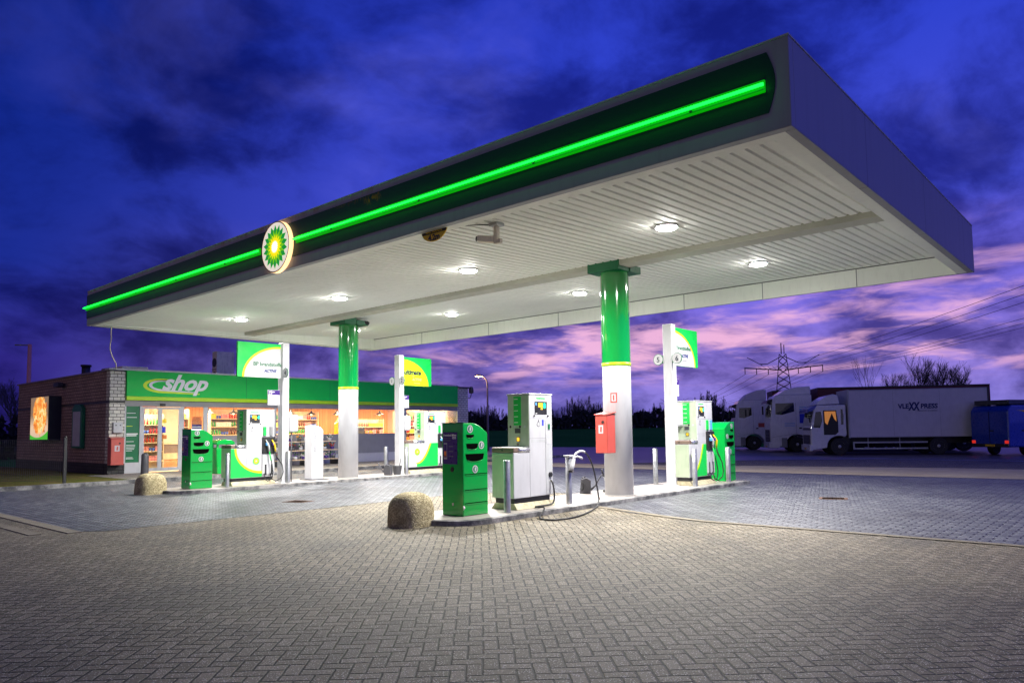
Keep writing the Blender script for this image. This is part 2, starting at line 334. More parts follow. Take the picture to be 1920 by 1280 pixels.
# ------------------------------------------------------------------ mesh helpers
class MB:
    def __init__(s): s.v = []; s.f = []; s.sm = []
    def add(s, vs, fs, smooth=False):
        o = len(s.v); s.v += [tuple(v) for v in vs]; s.f += [tuple(i+o for i in f) for f in fs]; s.sm += [smooth]*len(fs); return s
    def box(s, x0, x1, y0, y1, z0, z1):
        x0, x1 = sorted((x0, x1)); y0, y1 = sorted((y0, y1)); z0, z1 = sorted((z0, z1))
        return s.add([(x0,y0,z0),(x1,y0,z0),(x1,y1,z0),(x0,y1,z0),(x0,y0,z1),(x1,y0,z1),(x1,y1,z1),(x0,y1,z1)],
              [(0,3,2,1),(4,5,6,7),(0,1,5,4),(1,2,6,5),(2,3,7,6),(3,0,4,7)])
    def prism(s, poly, axis, a, b, smooth=False):
        # poly: 2D points; axis x:(y,z)  y:(x,z)  z:(x,y)
        def P(p, t): return {'x': (t, p[0], p[1]), 'y': (p[0], t, p[1]), 'z': (p[0], p[1], t)}[axis]
        k = len(poly); vs = [P(p, a) for p in poly]+[P(p, b) for p in poly]
        s.add(vs, [tuple(range(k)), tuple(range(2*k-1, k-1, -1))]); o = len(s.v)-2*k
        s.f += [(o+i, o+k+i, o+k+(i+1) % k, o+(i+1) % k) for i in range(k)]; s.sm += [smooth]*k; return s
    def cyl(s, p0, p1, r0, r1=None, n=16, caps=True):
        r1 = r0 if r1 is None else r1; p0, p1 = Vector(p0), Vector(p1); d = (p1-p0).normalized()
        a = d.orthogonal().normalized(); b = d.cross(a); vs = []
        for p, r in ((p0, r0), (p1, r1)):
            for i in range(n): t = 2*math.pi*i/n; vs.append(p+a*(r*math.cos(t))+b*(r*math.sin(t)))
        s.add(vs, [(i, (i+1) % n, n+(i+1) % n, n+i) for i in range(n)], True)
        if caps:
            o = len(s.v)-2*n; s.f += [tuple(o+i for i in range(n-1, -1, -1)), tuple(o+n+i for i in range(n))]; s.sm += [False]*2
        return s
    def tube(s, path, r, n=8, caps=True):
        path = [Vector(p) for p in path]; rs = r if isinstance(r, (list, tuple)) else [r]*len(path)
        vs = []; a = None
        for i, p in enumerate(path):
            d = (path[min(i+1, len(path)-1)]-path[max(i-1, 0)]).normalized()
            a = d.orthogonal().normalized() if a is None else (a-d*a.dot(d)).normalized()
            b = d.cross(a)
            for k in range(n): t = 2*math.pi*k/n; vs.append(p+a*(rs[i]*math.cos(t))+b*(rs[i]*math.sin(t)))
        fs = [(i*n+k, i*n+(k+1) % n, (i+1)*n+(k+1) % n, (i+1)*n+k) for i in range(len(path)-1) for k in range(n)]
        s.add(vs, fs, True)
        if caps:
            o = len(s.v)-len(vs); m = len(vs)-n; s.f += [tuple(o+i for i in range(n-1, -1, -1)), tuple(o+m+i for i in range(n))]; s.sm += [False]*2
        return s
    def lathe(s, prof, c=(0,0), n=24, sx=1, sy=1):
        vs = [(c[0]+sx*r*math.cos(2*math.pi*i/n), c[1]+sy*r*math.sin(2*math.pi*i/n), z) for r, z in prof for i in range(n)]
        fs = [(j*n+i, j*n+(i+1) % n, (j+1)*n+(i+1) % n, (j+1)*n+i) for j in range(len(prof)-1) for i in range(n)]
        return s.add(vs, fs, True)
    def build(s, name, m, parent=None, bevel=0.0, loc=None):
        me = bpy.data.meshes.new(name); me.from_pydata(s.v, [], s.f); me.validate()
        me.materials.append(M[m] if isinstance(m, str) else m)
        bm = bmesh.new(); bm.from_mesh(me); bmesh.ops.recalc_face_normals(bm, faces=bm.faces); bm.to_mesh(me); bm.free()
        if len(me.polygons) == len(s.sm): me.polygons.foreach_set('use_smooth', s.sm)
        o = bpy.data.objects.new(name, me); C.objects.link(o)
        if parent: o.parent = parent
        if loc: o.location = loc
        if bevel:
            b = o.modifiers.new('bevel', 'BEVEL'); b.width = bevel; b.segments = 2; b.limit_method = 'ANGLE'; b.angle_limit = R(40)
        return o
def box(*a): return MB().box(*a)
def tag(o, label=None, cat=None, group=None, kind=None):
    for k, v in (('label', label), ('category', cat), ('group', group), ('kind', kind)):
        if v: o[k] = v
    return o
def thing(name, label, cat, loc=(0,0,0), rz=0.0, group=None):
    o = bpy.data.objects.new(name, None); C.objects.link(o); o.location = loc; o.rotation_euler.z = rz; o.empty_display_size = .2
    return tag(o, label, cat, group)
def copy_tree(o, parent=None):
    c = o.copy(); C.objects.link(c); c.parent = parent
    for ch in [k for k in bpy.data.objects if k.parent == o and k.get('cp') is None]: copy_tree(ch, c)
    return c
def dup(o, loc, rz=None, label=None, group=None):
    kids = {}
    for k in C.objects:
        if k.parent: kids.setdefault(k.parent, []).append(k)
    def rec(a, par):
        c = a.copy(); C.objects.link(c); c.parent = par
        for ch in kids.get(a, []): rec(ch, c)
        return c
    r = rec(o, None); r.location = loc
    if rz is not None: r.rotation_euler.z = rz
    if label: r['label'] = label
    if group: r['group'] = group
    return r
def struct(name, mb, m): return tag(mb.build(name, m), kind='structure')
def sheet(name, pts, z, m):
    mb = MB(); mb.add([(p[0], p[1], z if len(p) < 3 else p[2]) for p in pts], [tuple(range(len(pts)))]); return struct(name, mb, m)
RX, RYN = (R(90), 0, R(90)), (R(90), 0, 0)     # text on a +X face / on a -Y face
def text(s, size, m, parent, loc, rot=RX, name='lettering', shear=0.0, off=0.0, align='LEFT', ext=.0015, sp=1.0, sx=1.0, wid=None):
    cu = bpy.data.curves.new(name, 'FONT'); cu.body = s; cu.size = size; cu.shear = shear; cu.offset = off; cu.extrude = ext
    cu.align_x = align; cu.space_character = sp; cu.resolution_u = 3
    t = bpy.data.objects.new(name, cu); C.objects.link(t); dg = bpy.context.evaluated_depsgraph_get(); dg.update()
    me = bpy.data.meshes.new_from_object(t.evaluated_get(dg)); C.objects.unlink(t); bpy.data.objects.remove(t)
    me.materials.clear(); me.materials.append(M[m]); o = bpy.data.objects.new(name, me); C.objects.link(o)
    if wid: xs = [v.co.x for v in me.vertices]; sx = wid/(max(xs)-min(xs))
    o.location = loc; o.rotation_euler = rot; o.scale.x = sx
    if parent: o.parent = parent
    return o
def lamp_area(parent, loc, power, size, col, rot=(0,0,0), spread=180):
    l = bpy.data.lights.new('lamp_light', 'AREA'); l.shape = 'DISK'; l.size = size; l.energy = power; l.color = col; l.spread = R(spread)
    o = bpy.data.objects.new('lamp_light', l); C.objects.link(o); o.parent = parent; o.location = loc; o.rotation_euler = rot; return o
def lamp_point(parent, loc, power, rad, col):
    l = bpy.data.lights.new('lamp_light', 'POINT'); l.shadow_soft_size = rad; l.energy = power; l.color = col
    o = bpy.data.objects.new('lamp_light', l); C.objects.link(o); o.parent = parent; o.location = loc; return o

# ================================================================== SETTING
def sst(t): t = max(0, min(1, t)); return t*t*(3-2*t)
def gh(x, y):      # terrain: flat, with a raised bank far off to the left of the parking
    dd = math.hypot(x, y); bank = 1.75*sst((dd-75)/32)
    return -.30+bank
mb = MB(); nx = 90
gx = [-900+i*1500/nx for i in range(nx+1)]; gy = [-60, -20, 0, 20, 35, 45, 55, 62, 68, 74, 80, 86, 92, 98, 104, 110, 118, 130, 160, 220, 400, 700, 1200]
gx = sorted(set([-1200, -800, -500, -350, -250, -200]+list(range(-160, 161, 8))+[220, 350, 600, 1000]))
vs = [(x, y, gh(x, y)) for y in gy for x in gx]; k = len(gx)
mb.add(vs, [(j*k+i, j*k+i+1, (j+1)*k+i+1, (j+1)*k+i) for j in range(len(gy)-1) for i in range(k-1)], True)
struct('ground', mb, 'grass')
sheet('block_paving', [(-23.2,-24), (60,-24), (60,35), (-8.6,35), (-9,33.2), (-13.2,30), (-17,24.7), (-23.2,24.7)], 0.0, 'paver')
sheet('dark_paving', [(-12.3,4.02), (-12.02,4.3), (-12.02,11.5), (-11.5,12.6), (-10.5,13.2), (-7.9,13.2), (-7.9,11.3), (-6.9,10.8), (-5.6,10.52), (-3.5,10.48), (-1.26,10.45), (60,10.7),
      (60,23.2), (-2.6,22.7), (-6.1,22.45), (-10,22.3), (-12.8,22.3), (-15.2,22.1), (-23.0,22.1), (-23.0,3.98)], .005, 'paver_dark')
mb = MB(); mb.box(-23.0, -12.2, 3.83, 4.02, -.02, .012).box(-23.0, -12.45, 3.40, 3.56, -.02, .010)
struct('kerb_band', mb, 'band')
mb = MB(); mb.add([(-7.9+i*(.64) if i < 12 else -.86+(i-11)*6, 10.40 if i > 3 else 11.2-.22*i, .011) for i in range(20)]+[(-7.9+i*.64 if i < 12 else -.86+(i-11)*6, (10.52 if i > 3 else 11.34-.22*i), .011) for i in range(20)],
   [(i, i+1, 21+i, 20+i) for i in range(19)])
struct('edge_strip', mb, 'band')
M['sand'] = ground_mat('sandy_strip', (.42,.34,.22), (.50,.42,.29), .8, .8, .2, 70)
sheet('sand_strip', [(60,23.25), (60,28), (-5,27.4), (-10,26.2), (-14.5,24.9), (-17,24.6), (-23,24.65), (-23,22.15), (-15.2,22.15), (-12.8,22.35), (-10,22.35), (-6.1,22.5), (-2.6,22.75)], .008, 'sand')
# asphalt yard, falling gently to the parking
mb = MB(); rows = [(24.7,-70,-17.1), (27,-70,-15.5), (30,-70,-13.3), (33.2,-70,-9), (33.25,-70,60), (35,-70,60), (37,-70,60), (40,-65,60), (44,-62,60), (48,-58,60), (52,-51,60), (54,-42,60), (56,-32,60), (60,-14,60), (66,10,60)]
vs = []
for y, a, b in rows:
    z = .006-.25*sst((y-34)/6)
    for i in range(13): vs.append((a+(b-a)*i/12, y, z))
mb.add(vs, [(j*13+i, j*13+i+1, (j+1)*13+i+1, (j+1)*13+i) for j in range(len(rows)-1) for i in range(12)], True)
struct('road', mb, 'asphalt')
# walkway in front of the shop, verge left of it
mb = MB(); mb.box(-27.0, -23.08, 9.0, 30, -.1, .10); struct('walkway', mb, 'paver_walk')
mb = MB(); mb.box(-60, -23.08, 3.2, 8.996, -.1, .095).box(-60, -27.0, 8.996, 9.6, -.1, .095); struct('verge', mb, 'verge')
mb = MB(); mb.box(-23.076, -22.9, 3.2, 30, -.1, .115); struct('kerb', mb, 'kerb')

for loc_, lab_ in (((-4.9,15.1,.006), 'small rusty drain cover in the dark paving right of the near island'), ((-13.6,8.6,.006), 'small drain cover between the two pump islands')):
    t_ = thing('drain_cover', lab_, 'drain cover', loc_, .3); M.setdefault('rusty', mat('rusty_iron', (.10,.05,.03), .8, var=.4, vs=20))
    box(-.26,.26,-.2,.2,0,.006).build('cover_frame', 'rusty', t_)
    for i_ in range(5): box(-.2,.2,-.15+.065*i_,-.125+.065*i_,.0062,.009).build('cover_slot', 'void', t_)

# ================================================================== PUMP ISLANDS
def island(x0, x1, y0, y1, label):
    r = (x1-x0)/2; cx = (x0+x1)/2
    def pl(i):
        q = r-i; pts = []
        for k in range(17): t = math.pi+math.pi*k/16; pts.append((cx+q*math.cos(t), y0+r*.75+q*.75*math.sin(t)))
        return pts+[(x1-i, y1-i), (x0+i, y1-i)]
    t = thing('pump_island', label, 'pump island', (cx, y0, 0), group='raised pump islands under the canopy')
    o1, o2 = pl(0), pl(.10); k = len(o1); mb = MB()
    vs = [(a-cx, b-y0, -.02) for a, b in o1]+[(a-cx, b-y0, .075) for a, b in o1]+[(a-cx, b-y0, .083) for a, b in o2]
    mb.add(vs, [(i, (i+1) % k, k+(i+1) % k, k+i) for i in range(k)]+[(k+i, k+(i+1) % k, 2*k+(i+1) % k, 2*k+i) for i in range(k)])
    mb.build('kerb_edge', 'kerb', t)
    m2 = MB(); m2.add([(a-cx, b-y0, .080) for a, b in pl(.09)], [tuple(range(k))]); m2.build('slab', 'slab', t)
island(-9.45, -7.84, 7.62, 17.95, 'long concrete pump island nearest the camera with rounded kerb')
island(-19.25, -17.6, 7.75, 18.2, 'long concrete pump island in front of the shop')
Z0 = .083

# ================================================================== CANOPY
X0, X1, Y0, Y1, ZB, ZT, ZS = -23.45, -2.76, 7.71, 18.1, 4.65, 5.66, 4.87
can = thing('fuel_canopy', 'large flat white forecourt canopy with green light strip and two round columns', 'canopy', (0,0,0))
mb = MB(); mb.box(X0, X1, Y0, Y0+.12, ZB, ZT); mb.box(X0, X1, Y1-.12, Y1, ZB+.01, ZT); mb.box(X1-.12, X1, Y0+.12, Y1-.12, ZB, ZT); mb.box(X0, X0+.12, Y0+.12, Y1-.12, ZB, ZT)
mb.build('fascia', 'fascia_white', can, .008)
box(X0+.12, X1-.12, Y0+.12, Y1-.12, 5.2, 5.28).build('deck', 'roof', can)
def zs_(y): return 4.87+.041*(y-12.5)
mb = MB(); mb.box(X0+.121, X1-.121, Y0+.121, Y0+.30, ZB+.004, ZB+.03).box(X0+.121, X0+.30, Y0+.301, Y1-.125, ZB+.004, ZB+.03).box(X1-.30, X1-.121, Y0+.301, Y1-.125, ZB+.004, ZB+.03)
mb.build('soffit_lip', 'soffit', can)
mb = MB()
mb.add([(X0+.29,Y1-.122,ZB+.004),(X1-.29,Y1-.122,ZB+.004),(X1-.29,Y1-.122,5.14),(X0+.29,Y1-.122,5.14)], [(0,1,2,3)])
for xx in (X0+.295, X1-.295): mb.add([(xx,Y0+.29,ZB+.004),(xx,Y1-.122,ZB+.004),(xx,Y1-.122,5.14),(xx,Y0+.29,4.72)], [(0,1,2,3)])
mb.build('inner_rim', 'soffit', can)
box(X0+.3, X1-.3, Y1-.127, Y1-.1215, 5.070, 5.090).build('rim_gap', 'darkgrey', can)
box(X0+.2965, X0+.302, Y0+.3, Y1-.13, 4.665, 4.675).build('rim_gap', 'grey', can)
for sx in (-20.3, -16.9, -13.9, -11.6, -9.55, -7.35, -5.1):
    box(sx, sx+.016, Y1-.128, Y1-.1225, ZB+.01, 5.09).build('panel_seam', 'grey', can)
pitch = .1845; prof = []; x = X0+.3
while x < X1-.34: prof += [(x, 0), (x+.126, 0), (x+.136, .028), (x+.176, .028)]; x += pitch
prof.append((X1-.30, 0))
mb = MB(); k = len(prof); mb.add([(a, Y0+.28, zs_(Y0+.28)+b) for a, b in prof]+[(a, Y1-.124, zs_(Y1-.12)+b) for a, b in prof], [(i, i+1, k+i+1, k+i) for i in range(k-1)])
mb.build('ribbed_soffit', 'soffit', can)
mb = MB(); mb.box(X0+.3, X1-.30, 12.50, 12.88, ZS-.10, ZS+.05); mb.build('cross_beam', 'beam', can, .01)
# dark green panel with bowed right end
pts = [(X0, 4.862), (-3.0, 4.862)]+[(-3.0+.085*math.sin(math.pi*i/10), 4.862+.683*i/10) for i in range(1, 10)]+[(-3.0, 5.545), (X0, 5.545)]
mb = MB(); mb.prism(pts, 'y', Y0-.012, Y0+.01); mb.build('green_fascia_panel', 'fascia', can)
for a, b in ((X0-.03, -13.62), (-12.32, -3.02)):
    c = box(a+.03, b, Y0-.045, Y0-.008, 5.095, 5.235).build('neon_housing', 'neon_case', can, .01)
    MB().cyl((a, Y0-.085, 5.165), (b, Y0-.085, 5.165), .018, n=12).build('neon_tube', 'neon', can)
    x = a+1.2
    while x < b: box(x, x+.03, Y0-.07, Y0-.045, 5.13, 5.15).build('tube_clip', 'darkgrey', can); x += 2.4
    box(a+.03, b, Y0-.052, Y0-.045, 5.120, 5.130).build('housing_groove', 'green_dark', can)
box(X0-.006, X1+.006, Y0-.006, Y0+.05, ZT, ZT+.02).build('roof_trim', 'lightgrey', can)
box(X1-.05, X1+.008, Y0+.05, Y1, ZT, ZT+.02).build('roof_trim', 'lightgrey', can)
# sunburst emblem
def star(nn, ro, ri, ph=0.0, cx=0, cz=0):
    return [(cx+(ro if i % 2 == 0 else ri)*math.sin(ph+math.pi*i/nn), cz+(ro if i % 2 == 0 else ri)*math.cos(ph+math.pi*i/nn)) for i in range(2*nn)]
def emblem(parent, loc, r, axis, mats, t=.003):
    o = bpy.data.objects.new('emblem', None)
    s = -1 if axis == 'y' else 1
    L = [(18, 1.0, .76, 0, mats[0]), (18, .80, .52, .5, mats[1]), (18, .56, .34, 0, mats[2]), (18, .28, .17, .5, mats[3])]
    first = None
    for i, (nn, ro, ri, ph, m) in enumerate(L):
        mb = MB(); a, b = (0, s*t*(i+1)) if i == 0 else (s*t*i, s*t*(i+1))
        mb.prism(star(nn, ro*r, ri*r, ph*2*math.pi/nn), 'y' if axis == 'y' else 'x', a, b)
        ob = mb.build('emblem_ring', m, parent, loc=loc)
    bpy.data.objects.remove(o)
rc = (-12.925, Y0, 5.12)
mb = MB(); mb.cyl((rc[0], Y0-.012, rc[2]), (rc[0], Y0-.09, rc[2]), .515, n=64); mb.build('emblem_disc_rim', 'roundel_rim', can)
mb = MB(); mb.cyl((rc[0], Y0-.09, rc[2]), (rc[0], Y0-.102, rc[2]), .49, n=64); mb.build('emblem_disc', 'roundel_white', can)
mb = MB(); 
for i in range(64):
    t = 2*math.pi*i/64; t2 = 2*math.pi*(i+1)/64
    mb.add([(rc[0]+q*math.cos(u), Y0-.090-dy, rc[2]+q*math.sin(u)) for u in (t, t2) for q, dy in ((.488, .015), (.512, .015))], [(0,1,3,2)])
mb.build('disc_edge_line', 'brownmetal', can)
emblem(can, (rc[0], Y0-.1035, rc[2]), .44, 'y', ('lit_green', 'lit_lime', 'lit_yellow', 'lit_core'), .004)
# columns
def column(cx, cy):
    c = MB().cyl((0,0,0), (0,0,4.70-Z0), .295, n=48).build('column', 'white', can); c.location = (cx, cy, Z0)
    MB().cyl((0,0,2.80-Z0), (0,0,4.69-Z0), .299, n=48, caps=False).build('green_sleeve', 'green_gloss', c)
    MB().cyl((0,0,2.73-Z0), (0,0,2.80-Z0), .303, n=48).build('lime_band', 'lime', c)
    MB().cyl((0,0,-.001), (0,0,.012), .33, n=48).build('base_joint', 'concrete', c)
    mb = MB(); mb.box(-.42, .34, -.38, .05, 4.69-Z0, 4.93-Z0); mb.box(-.40, .36, .05, .47, 4.69-Z0, 4.84-Z0); mb.build('column_cap', 'green_dark', c, .008)
    return c
column(-8.41, 12.83); column(-18.44, 13.36)
# ceiling lamps
cl = thing('ceiling_light', '', 'ceiling light', (0,0,0), group='round lamps in the canopy ceiling')
mb = MB(); mb.cyl((0,0,0), (0,0,-.03), .20, .19, n=28).build('lamp_ring', 'white', cl)
mb = MB(); mb.lathe([(.17,-.031), (.165,-.042), (.13,-.056), (.07,-.066), (.001,-.069)], n=24).build('lamp_lens', 'lampface', cl)
lamp_area(cl, (0,0,-.075), 420, .34, (1,.975,.93), spread=164)
spots = [(-5.96,10.70,''),(-6.32,15.30,''),(-10.63,10.72,''),(-11.10,15.30,''),(-15.14,10.70,''),(-15.92,15.32,''),(-19.98,10.68,''),(-20.75,15.3,'')]
LB = ['bright round ceiling lamp closest to the right end of the canopy, front row', 'round ceiling lamp right of the near column top, rear row under the canopy', 'bright round ceiling lamp just below the white camera, front row', 'round ceiling lamp just left of the near column top, rear row', 'round ceiling lamp right above the far column top, front row', 'round ceiling lamp between the two columns, rear row', 'farthest left lit ceiling lamp of the canopy, front row', 'ceiling lamp of the rear row hidden behind the far column head']
for i, (a, b, _) in enumerate(spots):
    o = cl if i == 0 else dup(cl, (a, b, ZS)); o.location = (a, b, zs_(b)-.002); o['label'] = LB[i]
# security camera on the soffit
sc_ = thing('security_camera', 'white box camera hanging from the canopy ceiling near the front edge', 'camera', (-7.66,8.36,zs_(8.36)))
box(-.09,.09,-.09,.09,-.05,0).build('mount_plate', 'lightgrey', sc_, .01)
mb = MB(); mb.box(-.035,.035,-.035,.035,-.30,-.05); mb.box(-.04,.10,-.03,.03,-.33,-.26); mb.build('bracket', 'white_dirty', sc_, .006)
hb = box(-.26,.02,-.055,.055,-.10,.0).build('camera_housing', 'white_dirty', sc_, .012); hb.location = (-.06,0,-.20); hb.rotation_euler = (0, R(6), R(28))
mb = MB(); mb.cyl((-.262,0,-.05),(-.285,0,-.05),.042,n=16); l_ = mb.build('lens', 'dark', hb)
mb = MB(); mb.tube([(-.05,0,-.01),(-.3,-.2,-.012),(-.5,-.33,-.012)], .008, 6); mb.build('cable', 'dark', sc_)
sc2 = thing('security_camera', 'dark rounded camera at the head of the far column', 'camera', (-18.1,13.78,4.78))
MB().lathe([(.001,-.09),(.05,-.08),(.06,-.03),(.06,.06),(.05,.09),(.001,.1)], n=16).build('camera_housing', 'dark', sc2).rotation_euler = (R(75),0,R(-30))
box(-.02,.02,-.09,.0,-.03,.02).build('bracket', 'lightgrey', sc2)
# clearance sign
cs = thing('clearance_sign', 'yellow and black half round height limit sign hanging below the fascia edge', 'sign', (-8.56, 7.86, ZB+.045))
pts = [(.305*math.cos(math.pi+math.pi*i/24), .215*math.sin(math.pi+math.pi*i/24)) for i in range(25)]
MB().prism(pts, 'y', -.006, .006).build('sign_plate', 'yellow', cs)
pts2 = [(p[0]*1.0, p[1]) for p in pts if p[1] > -.13]; pts2 = [(-.30,0), (-.278,-.085), (.278,-.085), (.30,0)]
MB().prism(pts2, 'y', -.0095, -.0065).build('black_band', 'dark', cs)
text('4.2m', .135, 'text_dark', cs, (0,-.008,-.190), RYN, align='CENTER', off=.005)
text('MAX. HOOGTE', .055, 'yellow', cs, (0,-.011,-.068), RYN, align='CENTER', off=.002)

# ================================================================== FUEL PUMPS
def pump(label, kind, L, lb=.43, num='4', loc=None, xw=.51):
    """local frame: face towards +X at x=0, near end at y=0"""
    t = thing('fuel_pump', label, 'fuel pump', loc, group='white fuel pumps on the islands'); H = 1.98; zb = .19
    nz = kind != 'lpg'; yb = L-.37 if nz else L
    # low body
    MB().box(-xw, 0, 0, lb, zb, .965).build('lower_box', 'white', t, .008)
    MB().box(-xw, 0, lb, L, zb, H).build('cabinet', 'white', t, .01)
    MB().box(-xw+.04, -.04, .05, L-.05, .10, zb).build('black_skirt', 'dark', t)
    mb = MB()
    mb.prism([(-xw-.04, 0), (.05, 0), (-.02, .10), (-xw+.04, .10)], 'y', .02, L+.02); mb.build('plinth', 'plinth', t, .005)
    MB().box(-xw-.004, .004, -.006, lb*.28, .967, 1.06).build('end_cap', 'brownmetal', t, .02)
    mb = MB(); mb.prism([(-xw-.004,.967),(.004,.967),(.012,1.0),(.004,1.045),(-.03,1.062),(-xw+.03,1.062),(-xw-.004,1.045)], 'y', lb*.28+.002, lb-.002, True); mb.build('roller_cover', 'alu', t)
    MB().cyl((-xw/2,-.007,1.012),(-xw/2,-.012,1.012),.018,n=12).build('cap_lock', 'dark', t)
    MB().box(-xw-.01, .01, lb-.01, L+.01, H, H+.022).build('top_trim', 'white', t, .004)
    # near end (towards -Y): payment panel
    MB().box(-xw+.012, -.012, lb-.006, lb, 1.075, H-.01).build('end_panel', 'sage', t)
    MB().box(-xw+.012, -.012, -.006, 0, zb+.01, .955).build('lower_end_panel', 'sage' , t)
    pl = MB().box(-xw*.70, -xw*.36, lb-.010, lb-.006, 1.44, H-.03).build('price_list', 'green', t)
    for r in range(9): 
        MB().box(-xw*.68, -xw*.50, lb-.012, lb-.0102, 1.90-.052*r, 1.912-.052*r).build('price_line', 'text_white' if kind != 'x' else 'text_green', pl) if r % 2 == 0 else None
    kp = MB().box(-xw*.64, -xw*.40, lb-.020, lb-.006, 1.30, 1.385).build('keypad', 'darkgrey', t, .004)
    for q, mm in ((-xw*.86,'dark'),(-xw*.66,'white'),(-xw*.42,'dark'),(-xw*.2,'white')):
        MB().cyl((q,lb-.006,1.415),(q,lb-.009,1.415),.024,n=14).build('warning_sticker', mm, t)
    MB().box(-xw*.58, -xw*.42, lb-.012, lb-.006, 1.15, 1.235).build('card_screen', 'dark', t, .003)
    MB().box(-xw*.56, -xw*.44, lb-.014, lb-.012, 1.16, 1.225).build('amber_button', 'screen' if kind == 'lpg' else 'yellow', t)
    if kind == 'lpg': MB().cyl((-xw*.52,lb-.006,1.105),(-xw*.52,lb-.016,1.105),.026,n=14).build('emergency_button', 'brownmetal', t)
    # display side
    W = L-lb; yc = lb+ (W*.5 if not nz else (yb-lb)*.52)
    dw = .17 if kind == 'lpg' else .145
    dp = MB().box(0, .008, yc-dw, yc+dw, 1.63, 1.86).build('display_panel', 'dark', t, .004)
    MB().box(.0082, .011, yc-.075, yc+.045, 1.755, 1.835).build('amount_display', 'screen', dp)
    MB().box(.0082, .011, yc-.01, yc+.045, 1.715, 1.745).build('price_display', 'screen', dp)
    text(num, .135, 'digit', dp, (.009, yc+.065, 1.74), RX, 'pump_number', off=.004)
    MB().box(.0082, .010, yc-dw+.015, yc-dw+.05, 1.79, 1.84).build('info_label', 'skyblue', dp)
    MB().box(.0082, .010, yc-dw+.015, yc-dw+.06, 1.638, 1.652).build('info_label', 'text_white', dp)
    MB().box(0, .003, yc-.12, yc+.12, 1.905, 1.925).build('green_stripe', 'green', t)
    for q in (yc-dw-.02, yc+dw+.02): MB().cyl((0,q,1.61),(.02,q,1.60),.014,n=10).build('lock_knob', 'dark', t)
    MB().box(-.001,.0012,lb+.004,L-.004,1.555,1.560).build('panel_joint', 'grey', t)
    MB().box(-.001,.0012,lb+.004,yb-.004,1.205,1.210).build('panel_joint', 'grey', t)
    MB().cyl((0,yc-.07,1.455),(.003,yc-.07,1.455),.045,n=24).build('round_sticker', 'darkgrey', t)
    MB().cyl((.003,yc-.07,1.455),(.005,yc-.07,1.455),.036,n=24).build('sticker_face', 'lightgrey', t)
    MB().box(0,.003,yc-.08,yc-.06,1.50,1.53).build('sticker_cap', 'dark', t)
    MB().box(0,.002,lb+.05,yb-.03,1.135,1.185).build('faint_label', 'lightgrey', t)
    if kind == 'lpg':
        MB().box(0,.003,yc+.03,yc+.075,1.43,1.535).build('blue_sticker', 'blue', t)
        dr = MB().box(0,.006,L-.20,L-.02,zb+.02,1.54).build('side_door', 'lightgrey', t, .003)
        MB().box(.006,.02,L-.13,L-.08,1.36,1.46).build('door_latch', 'green_dark', dr, .006)
        MB().box(.006,.009,L-.18,L-.05,1.10,1.19).build('notice', 'white', dr)
        hs = MB(); hs.cyl((.006,L-.09,.55),(.03,L-.09,.55),.045,n=16); hs.build('hose_outlet', 'dark', dr)
    else:
        # swoosh on lower part of the display side
        g = []
        if kind == 'a':     # swoosh falling to the right, green at the left
            arc = [(lb*.22+ (yb-lb*.22)*(1-math.cos(a)) , zb+.10+ (.96-zb-.10)*(1-math.sin(a))) for a in [math.pi/2*i/14 for i in range(15)]]
            gp = [(0.0, .957)]+[p for p in arc]+[(yb, zb+.10), (yb, zb+.012), (0.0, zb+.012)]
            arc2 = [(p[0]+.012+.05*(1-i/14), p[1]+.015+.05*(i/14)) for i, p in enumerate(arc)]
            arc2 = [(min(p[0], yb-.002), min(p[1], .957)) for p in arc2]
            ey, ez = yb-.17, .62
        else:
            ys = lb*.50
            arc = [(ys+(yb-.02-ys)*math.sin(a)*.98, .965-(.965-zb-.06)*(1-math.cos(a))) for a in [math.pi/2*i/14 for i in range(15)]]
            arc = [(ys+(lb+.30-ys)*(i/14)**.62, zb+.10+(.86-.10-zb+.1)*(i/14)**1.35) for i in range(15)]
            gp = [(ys, zb+.012)]+arc+[(arc[-1][0], .957), (yb, .957), (yb, zb+.012)]
            arc2 = [(p[0]-.05, p[1]+.035) for p in arc]; arc2 = [(max(p[0], .004), min(p[1], .957)) for p in arc2]
            ey, ez = lb*.52, .68
        MB().prism(gp, 'x', 0, .003).build('green_panel', 'green', t)
        MB().prism(arc+arc2[::-1], 'x', .0032, .0046).build('lime_swoosh', 'lime_bright', t)
        MB().cyl((.0005,ey,ez),(.0052,ey,ez),.112,n=32).build('emblem_base', 'white' if kind=='a' else 'lime_bright', t)
        emblem(t, (.0056, ey, ez), .108, 'x', ('green', 'lime_bright', 'yellow', 'white'), .0012)
        # nozzle bay
        bay = MB(); bay.box(0, .05, yb, L-.01, .80, 1.26).build('nozzle_bay', 'dark', t, .008)
        MB().box(0, .03, yb, L-.01, zb+.06, .80).build('hose_cover', 'white', t, .006)
        MB().box(0, .03, yb+.03, yb+.11, 1.30, 1.53).build('grade_label', 'green', t)
        MB().box(0, .03, yb+.22, yb+.30, 1.30, 1.53).build('grade_label', 'skyblue' if kind == 'b' else 'grey', t)
        MB().box(.03,.032,yb+.03,yb+.11,1.275,1.29).build('grade_name', 'text_dark', t); MB().box(.03,.032,yb+.22,yb+.30,1.275,1.29).build('grade_name', 'text_dark', t)
